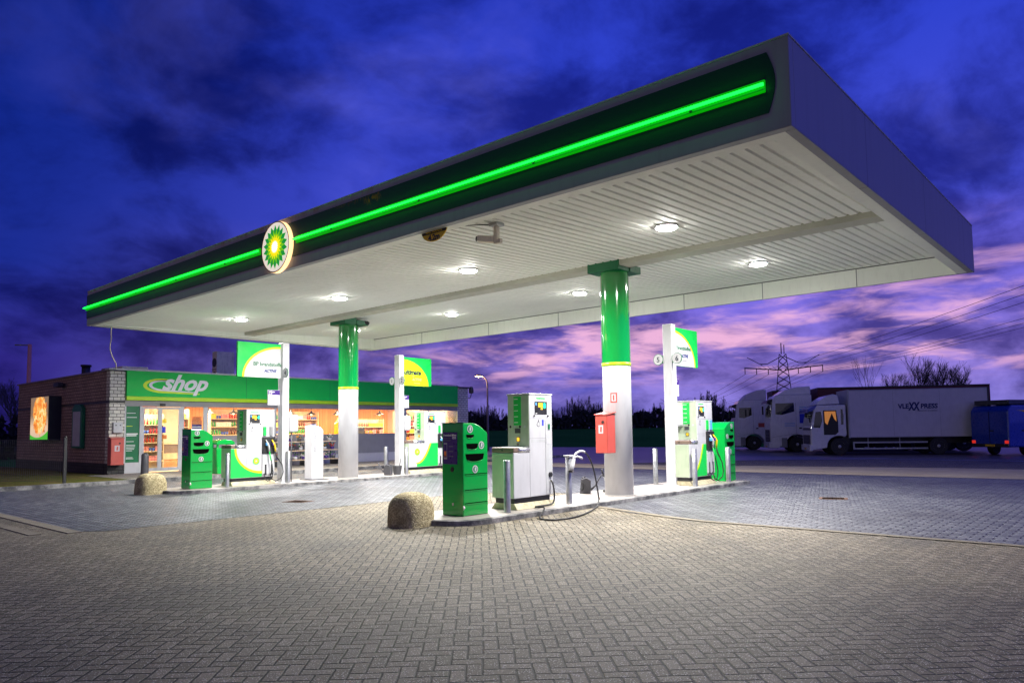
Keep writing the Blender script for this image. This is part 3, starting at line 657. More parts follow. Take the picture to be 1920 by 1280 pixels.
        for q, (yy, c1, c2) in enumerate(((yb+.09, 'green' if kind != 'b' else 'skyblue', 'skyblue'), (yb+.27, 'yellow' if kind != 'b' else 'red', 'purple'))):
            nzl = MB(); nzl.tube([(.07,yy-.02,1.18),(.10,yy,1.12),(.13,yy+.03,1.03),(.11,yy+.06,.93),(.10,yy+.07,.86)], [.014,.020,.028,.022,.018], 10)
            nzl = nzl.build('nozzle', 'lightgrey' if q == 0 else 'yellow', t)
            MB().box(.055,.13,yy-.03,yy+.045,1.02,1.10).build('nozzle_guard', c2, nzl, .015)
            hz = MB(); ph = .12*q
            hz.tube([(.10,yy+.07,.87),(.12,yy+.09,.72),(.15,yy+.13+ph,.50),(.17,yy+.15+ph,.30),(.16,yy+.12+ph*.9,.13+.02*q),(.12,yy+.02+ph*.5,.06+.02*(1-q)),(.07,yy-.03+ph*.2,.12),(.045,yy-.05,.28)], .013, 8)
            hz.build('hose', 'black', t)
            MB().tube([(.10,yy+.07,.88),(.12,yy+.09,.72),(.137,yy+.11+ph*.5,.62)], .017, 8).build('hose_sleeve', 'green' if q == 0 else 'black', t)
            MB().box(.03,.035,yy-.02,yy+.03,.24,.52).build('hose_slot', 'dark', t)
    return t
pump('tall white gas pump numbered 8 with blank white side, behind the near green bin', 'lpg', 1.07, .43, '8', (-8.28, 9.40, Z0))
pump('white pump numbered 4 with green swoosh sweeping down, left of the far column', 'a', 1.25, .43, '4', (-18.14, 9.46, Z0))
pump('white pump numbered 2 with round emblem and green corner, behind the near green bin', 'b', 1.62, .66, '2', (-18.18, 15.54, Z0))
pump('white pump numbered 6 behind the tall post with discs 5 and 6', 'b', 1.22, .42, '6', (-8.24, 15.56, Z0))

# ================================================================== WASTE BINS / SERVICE TOWERS
def bin_tower():
    t = thing('service_bin', 'a', 'bin'); Wx, Ly = .49, .57
    prof = [(0,0), (Ly,0), (Ly,1.315)]+[(Ly*(1-.62*i/8), 1.315+.165*math.sin(math.pi/2*i/8)) for i in range(1, 9)]+[(0, 1.482)]
    b = MB(); b.prism(prof, 'x', -Wx, 0); b.build('body', 'bin_green', t, .014)
    MB().box(-Wx-.004, .004, -.004, .02, 1.478, 1.49).build('top_edge', 'green_dark', t)
    for side in (0, 1):
        s = (1, 0) if side == 0 else (-1, -Wx)
        def X(v): return s[1]+s[0]*v
        for (ya, yb2, za, zb2) in ((.07,.25,1.235,1.295), (.07,.34,1.05,1.15), (.05,.48,.855,.985)):
            k = 18; pts = [(ya, zb2), (yb2, zb2)]+[(yb2-(yb2-ya)*i/k, zb2-(zb2-za)*math.sin(math.pi*i/k)**.22) for i in range(1, k)]
            MB().prism(pts, 'x', X(.0005), X(.004)).build('bin_opening', 'void', t)
            lip = [(yb2-(yb2-ya)*i/k, zb2-(zb2-za)*math.sin(math.pi*i/k)**.22) for i in range(2, k-1)]
            MB().tube([(X(.004), p[0], p[1]) for p in lip], .005, 6).build('opening_lip', 'bin_green', t)
        for (yy, zz) in ((.16,1.385), (.42,1.12), (.27,.735)):
            MB().cyl((X(.0),yy,zz),(X(.004),yy,zz),.062,n=24).build('round_badge', 'white', t)
            MB().cyl((X(.004),yy,zz),(X(.005),yy,zz),.047,n=24).build('badge_ring', 'green_dark', t)
            MB().prism([(yy-.018,zz-.03),(yy+.018,zz-.03),(yy+.028,zz+.03),(yy-.01,zz+.035)], 'x', X(.005), X(.0062)).build('badge_symbol', 'white', t)
        for zz in (.66, .41, .17+.03): 
            MB().box(X(0), X(.003), .03, Ly-.015, zz-.006, zz+.006).build('drawer_gap', 'void', t)
            MB().box(X(.0), X(.009), .05, Ly-.03, zz-.020, zz-.008).build('drawer_lip', 'bin_green', t, .003)
    # advert on the near face
    ad = MB().box(-Wx+.03, -.13, -.007, 0, .82, 1.335).build('advert_panel', 'purple', t, .004)
    text('Download BPme', .044, 'text_white', ad, (-Wx+.045,-.009,1.275), RYN, off=.0012); text('en spaar voor', .030, 'text_grey', ad, (-Wx+.045,-.009,1.235), RYN); text('€10', .05, 'text_white', ad, (-.235,-.009,1.228), RYN, off=.002)
    text('bij Freebees!', .032, 'text_grey', ad, (-Wx+.045,-.009,1.195), RYN)
    MB().box(-Wx+.055, -Wx+.13, -.012, -.0075, .90, 1.165).build('phone_picture', 'lightgrey', ad, .006)
    MB().box(-Wx+.062, -Wx+.123, -.0138, -.0122, .93, 1.14).build('phone_screen', 'purple', ad)
    MB().box(-Wx+.066, -Wx+.118, -.0150, -.0139, .95, 1.03).build('phone_image', 'orange', ad)
    for zz in (1.10,1.02,.94): MB().box(-Wx+.17, -Wx+.27, -.009, -.0075, zz, zz+.014).build('advert_line', 'text_grey', ad)
    MB().cyl((-.25,-.001,.735),(-.25,-.008,.735),.04,n=16).build('recess_hole', 'black', t)
    MB().box(-.255,-.225,-.006,0,.16,.20).build('lock_plate', 'lightgrey', t)
    MB().prism([(-.004,.10),(.02,.13),(-.004,.17)], 'y', -.004, .02).build('hinge_bracket', 'lightgrey', t)
    MB().box(-Wx+.01, -.01, .01, Ly-.01, -.002, .03).build('base', 'dark', t)
    return t
bn = bin_tower(); bn.location = (-8.345, 8.255, Z0); bn['label'] = 'large green service bin with purple advert beside the near stone block'; bn['group'] = 'green service bins on the islands'
dup(bn, (-18.055, 8.36, Z0), 0, 'smaller looking green service bin in front of the shop doors, left of pump 4', 'green service bins on the islands')
dup(bn, (-8.66, 17.86, Z0), math.pi, 'bright green bin at the right end of the near island, behind pump 6', 'green service bins on the islands')
# rounded green bin by the shop
t = thing('litter_bin', 'green litter bin with domed lid behind pump 4 near the shop window', 'bin', (-23.85, 12.12, .10))
MB().prism([(-.27,0),(.27,0),(.30,.86),(-.30,.86)], 'x', -.22, .22).build('body', 'bin_green', t, .02)
MB().prism([(-.33,.98),(.33,.98),(.31,1.05),(.22,1.12),(.0,1.155),(-.22,1.12),(-.31,1.05)], 'x', -.26, .26).build('lid', 'bin_green', t, .015)
mb = MB(); mb.box(-.21,-.15,-.28,-.22,.86,.98).box(.15,.21,-.28,-.22,.86,.98).box(-.21,-.15,.22,.28,.86,.98).box(.15,.21,.22,.28,.86,.98); mb.build('lid_posts', 'bin_green', t)
MB().box(-.2,.2,-.26,.26,.855,.875).build('opening_rim', 'black', t)

# ================================================================== STONE BLOCKS
def stone(loc, label, rz):
    t = MB(); n1, n2 = 28, 12; vs = []
    rr = random.Random(3)
    for j in range(n2+1):
        f = j/n2
        if f < .5: z = .25*f/.5; s = 1-.05*f
        else: a = (f-.5)/.5*math.pi/2; z = .25+.265*math.sin(a); s = .975*(.50+.50*math.cos(a)) if j < n2 else .02
        if f >= .5: s = .975*(math.cos((f-.5)/.5*math.pi/2)**.72) if j < n2 else .0
        for i in range(n1):
            u = 2*math.pi*i/n1; cx, sy = math.cos(u), math.sin(u); p = 2/3.4
            X = .30*math.copysign(abs(cx)**p, cx)*s; Y = .335*math.copysign(abs(sy)**p, sy)*s
            vs.append((X+rr.uniform(-.004,.004), Y+rr.uniform(-.004,.004), z+rr.uniform(-.003,.003) if j else 0))
    t.add(vs, [(j*n1+i, j*n1+(i+1) % n1, (j+1)*n1+(i+1) % n1, (j+1)*n1+i) for j in range(n2) for i in range(n1)], True)
    o = t.build('stone_block', 'stone'); o.location = loc; o.rotation_euler.z = rz
    sd = o.modifiers.new('subdivision', 'SUBSURF'); sd.levels = 1; sd.render_levels = 2
    tag(o, label, 'stone block', 'rounded stone blocks guarding the islands'); return o
stone((-8.70, 7.47, 0), 'rounded yellowish aggregate stone block in the foreground beside the large green bin', .15)
stone((-18.50, 7.60, 0), 'rounded aggregate stone block far left in front of the shop doors', .1)

# ================================================================== BOLLARDS
def bollard(loc, label, h=.86, r=.057, m='steel', dome=False):
    t = MB()
    prof = [(r,0),(r,h-.01),(r-.008,h),(.001,h)] if not dome else [(r*1.15,0),(r*1.05,.5*h),(r,h-.06),(r*.85,h-.02),(r*.5,h),(.001,h+.006)]
    t.lathe(prof, n=20); t.add([(0,0,0)], []); o = t.build('bollard', m, loc=loc)
    return tag(o, label, 'bollard', 'metal bollards on the forecourt')
bollard((-8.16,9.09,Z0), 'steel tube bollard in front of pump 8, close to the big green bin')
bollard((-8.17,10.80,Z0), 'steel tube bollard carrying the hanging white gas nozzle')
bollard((-9.21,15.66,Z0), 'pale bollard between the near column and the tall number post')
bollard((-8.13,15.59,Z0), 'steel bollard just right of the tall number post, before pump 6')
bollard((-8.09,17.26,Z0), 'steel bollard in front of the bright green bin on the near island')
bollard((-17.92,9.25,Z0), 'steel bollard in front of pump 4 lower left corner')
bollard((-17.92,11.00,Z0), 'dark steel bollard right of the post with the white brand sign')
bollard((-17.94,15.22,Z0), 'steel bollard in front of pump 2')
bollard((-21.2,17.03,0), 'pale bollard standing by the shop right of the far column', .90, .075, 'steel', True)
bollard((-24.9,10.03,.10), 'dark grey domed bollard in front of the shop doors', .74, .11, 'darkgrey', True)
# LPG nozzle hanging on the bollard with hose
t = thing('gas_nozzle', 'white gas nozzle with long black hose looping over the kerb from pump 8', 'nozzle', (-8.17,10.80,Z0))
MB().box(-.06,.075,-.075,.075,.855,.885).build('hook_plate', 'lightgrey', t, .004)
MB().tube([(.09,-.055,.60),(.09,-.01,.70),(.085,.04,.80),(.08,.075,.86)], [.048,.046,.036,.026], 14).build('nozzle_body', 'white', t)
MB().cyl((.09,-.057,.594),(.09,-.062,.582),.038,n=14).build('nozzle_mouth', 'dark', t)
MB().tube([(.10,.03,.83),(.12,.11,.86),(.13,.22,.83),(.13,.25,.81)], [.014,.018,.022,.016], 8).build('nozzle_handle', 'white', t)
pth = [(.08,.075,.86),(.085,.10,.90),(.10,.16,.935),(.12,.235,.955),(.14,.32,.935),(.16,.40,.86),(.19,.455,.74),(.22,.485,.60),(.25,.50,.42),(.28,.50,.25),(.32,.485,.10)]
MB().tube(pth[:5], .020, 10).build('hose_sleeve', 'white', t)
pth2 = pth[4:]+[(.36,.42,.01),(.42,.30,-.045),(.55,.0,-.062),(.75,-.45,-.066),(.93,-.95,-.066),(1.0,-1.35,-.066),(.93,-1.66,-.066),(.72,-1.70,-.064),(.48,-1.45,-.058),(.37,-1.22,-.03),(.31,-1.10,.04),(.22,-1.04,.045),(.10,-1.0,.025)]
pth3 = [(.10,-1.0,.025),(-.02,-.96,.022),(-.06,-.86,.022),(-.03,-.7,.024),(.0,-.56,.03),(.0,-.47,.05),(.0,-.435,.12),(-.01,-.425,.25),(-.03,-.42,.36),(-.06,-.42,.42),(-.09,-.42,.45)]
def smooth(p, it=2):
    for _ in range(it):
        q = [p[0]]
        for a, b in zip(p[:-1], p[1:]): q += [tuple(a[i]*.75+b[i]*.25 for i in range(3)), tuple(a[i]*.25+b[i]*.75 for i in range(3))]
        p = q+[p[-1]]
    return p
MB().tube(smooth(pth2), .0145, 8).build('hose', 'black', t)
MB().tube(smooth(pth3), .0155, 8).build('hose', 'black', t)
MB().cyl((.32,.49,.09),(.33,.478,.055),.020,n=12).build('hose_joint', 'brownmetal', t)

# ================================================================== NUMBER POSTS WITH BRAND FLAGS
def totem(loc, label, sgn, nums, face, words):
    t = thing('brand_post', label, 'sign post', loc, group='tall white posts with green flags')
    MB().box(-.12,.12,-.10,.10,0,3.84).build('post', 'white', t, .01)
    MB().box(-.2,.2,-.17,.17,-.002,.012).build('foot_plate', 'lightgrey', t)
    y0, y1 = sgn*.115, sgn*1.38
    fl = MB().box(-.03,.03,y0,y1,2.86,3.79).build('flag_panel', 'green', t, .004)
    # quarter-round field
    cx, cz = y0, 2.86; rr, rz_ = 1.13, .86
    arc = [(y0+sgn*rr*math.sin(a), cz+rz_*math.cos(a)) for a in [math.pi/2*i/20 for i in range(21)]]
    arc2 = [(y0+sgn*(rr-.06)*math.sin(a), cz+(rz_-.055)*math.cos(a)) for a in [math.pi/2*i/20 for i in range(21)]]
    for s in (1, -1):
        MB().prism([(y0, cz)]+arc, 'x', s*.031, s*.0335).build('lime_field', 'lime_bright', fl)
        if face != 'lime': MB().prism([(y0, cz)]+arc2, 'x', s*.0338, s*.036).build('white_field', 'white', fl)
    ya = y0 if sgn > 0 else y1
    for (s_, size, dx, dz, m, sh, of) in words:
        text(s_, size, m, fl, (.037, (y0 if sgn > 0 else y0-1.0)+dx, 2.86+dz), RX, shear=sh, off=of)
    # number discs, facing the camera side
    for xx, s_ in zip((-.25, .25), nums):
        MB().box(min(0, xx)*1.0+(.12 if xx > 0 else 0), max(0, xx)-(.12 if xx < 0 else 0), -.085, -.065, 2.90, 3.09).build('disc_bracket', 'green_dark', t)
        dk = MB().cyl((xx,-.085,3.0),(xx,-.105,3.0),.135,n=32).build('number_disc', 'green_dark', t)
        MB().cyl((xx,-.1055,3.0),(xx,-.108,3.0),.122,n=32).build('disc_face', 'white', dk)
        text(s_, .17, 'text_dark', dk, (xx,-.1085,2.94), RYN, 'disc_number', align='CENTER', off=.003)
    # notice cards
    ny = (-.48, -.115) if sgn < 0 else (.115, .40)
    nb = MB().box(-.01,.01,*ny,2.12,2.53).build('notice_board', 'white', t, .003)
    MB().box(.0105,.013,ny[0]+.01,ny[1]-.005,2.40,2.525).build('notice_header', 'blue' if False else 'purple', nb)
    text('Welkom', .05, 'text_white', nb, (.0135,ny[0]+.025,2.465), RX, off=.002); text('bij BP', .045, 'text_white', nb, (.0135,ny[0]+.025,2.415), RX, off=.001)
    return t
wb = [('BP brandstoffen', .145, .18, .315, 'text_green', 0, .004), ('met', .05, .60, .25, 'text_grey', 0, 0), ('ACTIVE', .105, .50, .15, 'text_navy', .35, .006), ('technologie', .05, .64, .06, 'text_grey', 0, 0)]
wr = [('BP brandstoffen', .135, .03, .40, 'text_green', 0, .004), ('met', .05, .30, .33, 'text_grey', 0, 0), ('ACTIVE', .105, .38, .22, 'text_navy', .35, .006), ('technologie', .05, .44, .12, 'text_grey', 0, 0)]
wu = [('bp', .07, .05, .54, 'text_green', 0, 0), ('ultimate', .225, .05, .37, 'text_dark', .2, .010), ('met', .05, .42, .30, 'text_grey', 0, 0), ('ACTIVE', .12, .40, .17, 'text_grey', .35, .001), ('technologie', .055, .50, .07, 'text_grey', 0, 0)]
totem((-18.10,10.95,Z0), 'tall white post whose flag points left, beside pump 4', -1, ('3','4'), 'white', wb)
totem((-18.52,15.42,Z0), 'white post with lime green flag, right of the far column', 1, ('1','2'), 'lime', wu)
totem((-8.72,15.62,Z0), 'tall white post with discs 5 and 6 on the near island, before pump 6', 1, ('5','6'), 'white', wr)
# air and water dispensers beside two of the posts
for loc, lab in (((-18.25,11.30,Z0), 'white hand towel box on a pole right of the number 4 post'), ((-18.62,15.75,Z0), 'white hand towel box on a pole behind the post with discs 1 and 2'), ((-8.72,15.84,Z0), 'white towel box on a pole behind the post with discs 5 and 6')):
    t = thing('towel_dispenser', lab, 'dispenser', loc, group='towel boxes behind the posts')
    MB().cyl((0,0,0),(0,0,1.6),.02,n=10).build('pole', 'darkgrey', t)
    MB().box(-.13,.13,-.13,.15,1.38,1.86).build('towel_box', 'white', t, .05)

# ================================================================== WHITE SERVICE COLUMN
t = thing('air_station', 'white slanted-top service column between number 4 post and the far column', 'service column', (-18.5,12.18,Z0))
MB().prism([(-.18,0),(.22,0),(.22,1.43),(.12,1.52),(-.05,1.565),(-.18,1.55)], 'x', -.19, .19).build('body', 'white', t, .03)
MB().box(-.27,.30,-.28,.34,0,.015).build('base_plate', 'darkgrey', t)
text('lucht en water', .11, 'text_grey', t, (.1925,-.10,1.40), (R(90),R(90),R(90)), shear=0)

# ================================================================== FIRE EXTINGUISHER BOXES
def firebox(loc, label, w, dp, h, rz=0.0):
    t = thing('fire_cabinet', label, 'cabinet', loc, rz)
    MB().box(0,w,0,dp,0,h).build('cabinet_body', 'red', t, .006)
    MB().prism([(-.02,h+.002),(dp+.02,h+.055),(dp+.02,h+.07),(-.02,h+.025)], 'x', -.02, w+.02).build('lid', 'red', t, .004)
    d_ = MB().box(.012,w-.012,-.008,0,.012,h-.012).build('door', 'red', t, .003)
    MB().box(w*.28,w*.66,-.0095,-.008,h*.52,h*.74).build('sticker', 'white', d_)
    MB().prism([(w*.40,h*.56),(w*.54,h*.56),(w*.56,h*.70),(w*.44,h*.70)], 'y', -.011, -.0096).build('sticker_symbol', 'red', d_)
    MB().cyl((w*.66,-.008,h*.82),(w*.66,-.02,h*.82),.030,n=16).build('lock', 'dark', d_)
    return t
MBX = thing('column_sticker', 'small red framed fire extinguisher pictogram on the near white column', 'sticker', (-8.41,12.83,2.07)) 
for nm, m, a0, a1, z0_, z1_, r_ in (('sticker_frame','red',-.07,.07,-.10,.10,.297),('sticker_field','white',-.045,.045,-.075,.075,.2985),('sticker_symbol','red',-.015,.015,-.055,.055,.300)):
    th0 = math.atan2(-.837,.547)+.04-.28; mb = MB(); k = 6
    vs = [((r_)*math.cos(th0+(a0+(a1-a0)*i/k)/.295), r_*math.sin(th0+(a0+(a1-a0)*i/k)/.295), zz) for zz in (z0_, z1_) for i in range(k+1)]
    mb.add(vs, [(i, i+1, k+2+i, k+1+i) for i in range(k)], True).build(nm, m, MBX)
fb = firebox((-8.56,12.24,.95), 'tall red fire extinguisher cabinet hung on the near white column', .29, .28, .76, -.0)
firebox((-26.78,9.66,.42), 'red fire extinguisher cabinet on the shop corner below a grey box', .42, .30, .90, math.pi/2-.0)

# ================================================================== WATERING CANS, BUCKET
def wcan(loc, rz, label):
    t = thing('watering_can', label, 'watering can', loc, rz, 'grey watering cans on the islands')
    MB().prism([(-.13,0),(.10,0),(.11,.27),(.02,.33),(-.10,.30)], 'y', -.08, .08).build('body', 'darkgrey', t, .012)
    MB().tube([(.10,0,.07),(.20,0,.16),(.29,0,.32),(.33,0,.38),(.37,0,.375)], [.024,.018,.013,.012,.018], 8).build('spout', 'darkgrey', t)
    MB().tube([(-.09,-.083,.24),(-.05,-.10,.22),(-.05,-.10,.10),(-.09,-.083,.07)], .014, 8).build('handle', 'black', t)
    MB().tube([(-.09,0,.30),(-.06,0,.335),(.0,0,.345)], .014, 8).build('top_handle', 'darkgrey', t)
    return t
wcan((-9.16,12.70,Z0), .60, 'dark grey watering can left of the near column foot')
wcan((-18.12,14.62,Z0), 3.6, 'dark grey watering can between the far column and the lime flag post')
t = thing('squeegee_bucket', 'dark grey bucket with squeegee handle in front of the lime flag post', 'bucket', (-18.1,14.98,Z0))
MB().lathe([(.11,0),(.15,.27),(.155,.28),(.14,.28),(.105,.02),(.001,.02)], n=20).build('bucket', 'darkgrey', t)
MB().tube([(.02,.02,.05),(.06,.10,.50)], .012, 6).build('squeegee_handle', 'black', t)
t = thing('squeegee', 'squeegee with pale grip leaning beside the near column', 'squeegee', (-8.9,13.15,Z0))
MB().tube([(0,0,.02),(-.08,-.12,.50)], .011, 6).build('handle', 'lightgrey', t); MB().tube([(-.055,-.08,.34),(-.08,-.12,.50)], .018, 8).build('grip', 'dark', t)
MB().box(-.12,.14,-.02,.02,0,.05).build('blade', 'black', t)

# ================================================================== SHOP BUILDING
XF = -27.1
sh = thing('shop_building', 'low cream brick petrol station shop with long green fascia and lit windows', 'building', (0,0,0))
box(XF-.30, XF+.0, 9.69, 10.20, .45, 3.66).build('brick_pier', 'brick', sh)
box(XF-.30, XF+.02, 9.67, 10.22, 0, .449).build('pier_plinth', 'brick_dark', sh)
box(XF-.30, XF+.0, 26.42, 27.2, .0, 3.62).build('brick_pier', 'brick', sh)
sw = box(-37.5, XF-.302, 9.69, 9.95, .45, 3.66).build('side_wall', 'brick_shaded', sh)
box(-37.5, XF-.302, 9.66, 9.95, 0, .449).build('side_plinth', 'brick_dark', sh)
box(-37.5, XF+.003, 9.686, 9.75, 2.56, 2.63).build('dark_brick_course', 'dark', sh)
box(XF-.2, XF+.003, 9.751, 10.2, 2.56, 2.63).build('dark_brick_course', 'dark', sh)
box(-37.5, -37.2, 9.95, 27.2, 0, 3.66).build('rear_wall', 'brick', sh)
box(-36.5, XF-.302, 26.9, 27.2, 0, 3.62).build('end_wall', 'brick', sh)
box(-36.5, XF-.05, 9.8, 26.9, 3.38, 3.45).build('roof', 'roof', sh)
box(-37.56, XF-.31, 9.63, 9.85, 3.662, 3.72).build('roof_coping', 'brownmetal', sh); box(XF-.32, XF+.10, 9.63, 26.42, 3.70, 3.76).build('roof_coping', 'lightgrey', sh)
box(XF-.32, XF+.06, 26.44, 27.26, 3.622, 3.70).build('roof_coping', 'darkgrey', sh)
# fascia
box(XF-.25, XF+.08, 10.22, 26.38, 2.80, 3.70).build('green_fascia', 'green', sh, .006)
box(XF-.25, XF+.085, 10.22, 26.38, 2.66, 2.798).build('lime_fascia_strip', 'lime', sh, .004)
for yy in (14.7, 18.6, 22.5): box(XF+.0795, XF+.0812, yy, yy+.012, 2.80, 3.70).build('fascia_seam', 'green_dark', sh)
sg = text('shop', .78, 'text_white', sh, (XF+.0865, 11.42, 3.075), RX, 'shop_lettering', shear=.42, off=.026, sp=1.0, sx=1.08)
def swoosh(y0, z0, sc, m, off, nm):
    outer, inner = [], []
    for i in range(29):
        a = R(62)+R(208)*i/28; outer.append((y0+.42*sc+(.62*sc+off)*math.cos(a)*(1.0), z0+(.24*sc+off*.5)*math.sin(a)))
        inner.append((y0+.42*sc+(.50*sc+off)*math.cos(a), z0+(.17*sc+off*.5)*math.sin(a)))
    outer.append((y0+1.7*sc, z0-.245*sc-.02)); inner.append((y0+1.7*sc, z0-.215*sc-.02))
    MB().prism(outer+inner[::-1], 'x', XF+.081, XF+.085).build(nm, m, sh)
swoosh(10.98, 3.20, 1.08, 'lime_bright', .0, 'lime_swoosh'); swoosh(11.13, 3.215, .90, 'text_white', -.02, 'white_swoosh')
# frames
def fr(y0, y1, z0, z1, m='lightgrey', x0=XF-.06, x1=XF, nm='window_frame'): return box(x0, x1, y0, y1, z0, z1).build(nm, m, sh, .004)
fr(10.2, 26.42, 2.45, 2.66, 'grey', nm='header'); 
fr(10.2, 10.25, .10, 2.45); fr(10.71, 10.80, .10, 2.45); fr(10.25, 10.71, .10, .475, 'white', nm='lower_panel')
gp = box(XF-.05, XF-.03, 10.25, 10.71, .475, 2.45).build('green_info_panel', 'green_dark', sh)
for i, (zz, ln) in enumerate([(2.2,.30),(2.05,.34),(1.74,.2),(1.46,.38),(1.40,.34),(1.2,.25),(1.08,.3),(1.03,.3),(.98,.28),(.93,.27),(.88,.2),(.64,.22),(.60,.25)]):
    box(XF-.03, XF-.028, 10.28, 10.28+ln, zz, zz+(.035 if i in (3,4) else .016)).build('info_line', 'text_white' if i != 2 else 'lime_bright', gp)
# sliding doors
for (a, b) in ((10.80, 11.42), (11.42, 12.16)):
    dr = thing('sliding_door', None, None, (0,0,0)); dr.parent = sh
    mb = MB(); mb.box(XF-.05, XF-.005, a, a+.07, .13, 2.43).box(XF-.05, XF-.005, b-.07, b, .13, 2.43).box(XF-.05, XF-.005, a+.071, b-.071, .13, .25).box(XF-.05, XF-.005, a+.071, b-.071, 2.36, 2.43)
    mb.build('door_frame', 'lightgrey', dr); box(XF-.03, XF-.022, a+.07, b-.07, .25, 2.36).build('door_glass', 'glass', dr)
box(XF+.001, XF+.06, 11.40, 11.58, 2.47, 2.56).build('door_sensor', 'dark', sh, .01)
# window bays: (y0,y1, sill height)
fr(12.16, 12.29, .10, 2.45); fr(13.03, 13.20, .10, 2.45)
bays = [(12.29,13.03,.10),(13.20,16.0,1.37),(16.08,19.3,1.37),(19.38,22.62,1.37),(23.0,24.4,.75),(24.48,26.42,.75)]
for a, b, zs in bays:
    wn = box(XF-.035, XF-.025, a, b, zs, 2.45).build('window_glass', 'glass', sh)
    if zs > 1:
        box(XF-.06, XF-.012, a, b, .47, zs-.01).build('grey_spandrel', 'grey', sh); box(XF-.06, XF-.006, a, b, .0, .469).build('white_plinth_panel', 'white', sh)
        box(XF-.07, XF+.01, a, b, .462, .485).build('sill', 'lightgrey', sh)
for a, b in ((16.0,16.08),(19.3,19.38),(22.62,23.0),(24.4,24.48)): fr(a, b, .0, 2.45)
fr(23.0, 26.42, .0, .74, 'brownmetal', nm='lower_panel')
# interior shell
it = box(-33.4, -33.3, 9.8, 26.9, .1, 3.3).build('interior_rear_wall', 'planks', sh)
box(-33.3, XF-.31, 9.82, 9.84, .1, 3.3).build('interior_side_wall', 'cream', sh)
box(-33.3, XF-.31, 26.86, 26.88, .1, 3.3).build('interior_side_wall', 'cream', sh)
box(-33.3, XF-.07, 9.84, 26.86, .06, .10).build('interior_floor', 'wood_pale', sh)
box(-33.3, XF-.31, 9.84, 26.86, 2.95, 3.0).build('interior_ceiling', 'cream', sh)
# interior ceiling lights
sl = thing('shop_ceiling_light', 'warm square ceiling light inside the shop', 'ceiling light', (0,0,0), group='warm ceiling lights inside the shop')
box(-.3,.3,-.3,.3,-.04,0).build('light_frame', 'white', sl); box(-.27,.27,-.27,.27,-.045,-.0405).build('light_diffuser', 'shoplamp', sl)
lamp_area(sl, (0,0,-.06), 165, .5, (1,.76,.50))
k = 0
for xx in (-28.3, -30.9):
    for yy in (11.3, 14.1, 17.2, 20.3, 23.4, 25.8):
        o = sl if k == 0 else dup(sl, (xx, yy, 2.95)); o.location = (xx, yy, 2.949); k += 1
# pendant lamps near the windows
pn = thing('pendant_lamp', 'black shallow cone pendant lamp hanging behind the shop window', 'lamp', (0,0,0), group='black pendant lamps behind the shop windows')
MB().tube([(0,0,0),(0,0,-.52)], .008, 6).build('cord', 'dark', pn)
MB().lathe([(.02,-.50),(.035,-.56),(.06,-.60),(.21,-.68),(.215,-.69),(.05,-.61)], n=20).build('shade', 'dark', pn)
MB().lathe([(.001,-.63),(.045,-.65),(.05,-.69),(.001,-.72)], n=12).build('bulb', 'warmlamp', pn)
PL = ['pendant lamp left of the gas pump 4 in the shop window', 'second pendant lamp from the left, seen beside pump 4', 'pendant lamp in the shop window right of the number 4 post', 'pendant lamp above the flower display', 'pendant lamp closest to the left of the far column', 'pendant lamp seen between far column and lime flag post', 'pendant lamp behind pump 2 in the shop window']
for i, (a, b) in enumerate(((-28.2,13.75),(-28.6,15.0),(-28.4,17.55),(-28.9,18.9),(-28.5,20.0),(-28.4,22.4),(-28.3,24.0))):
    o = pn if i == 0 else dup(pn, (a, b, 2.94)); o.location = (a, b, 2.94); o['label'] = PL[i]
# shelf units with goods
prod_cols = [mat('pack_%s' % c, rgb, .4, var=.2, vs=30) for c, rgb in (('red',(.65,.06,.04)),('yellow',(.85,.6,.05)),('blue',(.05,.12,.5)),('green',(.06,.35,.08)),('white',(.75,.7,.62)),('orange',(.85,.28,.04)),('brown',(.18,.07,.03)),('pink',(.75,.25,.25)))]
pb = []
for i, mm in enumerate(prod_cols):
    mb = MB()
    if i % 3 == 0: mb.lathe([(.001,0),(.036,0),(.036,.15),(.014,.20),(.014,.235),(.001,.235)], n=10)
    elif i % 3 == 1: mb.box(-.04,.04,-.05,.05,0,.19)
    else: mb.lathe([(.001,0),(.045,0),(.045,.12),(.001,.12)], n=10)
    pb.append((mb, mm, ['bottle','carton','tin'][i % 3]))
protos = {}
def product(i, loc, group, label):
    if i not in protos:
        mb, mm, nm = pb[i]; o = mb.build(nm, mm); protos[i] = o; o['category'] = nm
    else: o = protos[i].copy(); C.objects.link(o)
    o.location = loc; o['group'] = group; o['label'] = label; return o
rg = random.Random(11)
def shelf(loc, L, hs, label, facing='x', goods=True, mm='wood_pale', gl='shelf', dp=.42):
    t = thing('shelf_unit', label, 'shelf', loc)
    box(-dp, -dp+.03, 0, L, 0, hs[-1]+.4).build('back_panel', mm, t)
    box(-dp+.031, 0, -.03, 0, 0, hs[-1]+.4).build('side_panel', mm, t); box(-dp+.031, 0, L, L+.03, 0, hs[-1]+.4).build('side_panel', mm, t)
    for h in hs: box(-dp+.031, 0, .001, L-.001, h-.03, h).build('shelf_board', mm, t)
    if goods:
        for h in hs:
            y = .07
            while y < L-.05:
                i = rg.randrange(8)
                for _ in range(rg.randint(2, 4)):
                    if y < L-.05: product(i, (loc[0]-.08, loc[1]+y, loc[2]+h+.001), 'goods on the %s' % gl, 'small %s standing on the %s' % (pb[i][2], gl)); y += .115
    return t
shelf((-28.6,11.2,.1), .98, [.35,.72,1.05,1.38,1.72], 'pale shelf of bottles seen through the left shop door', gl='door shelf')
shelf((-30.9,12.6,.1), 1.6, [.5,.9,1.3,1.65,2.0], 'tall shelf of goods behind the first shop window', gl='first window shelf')
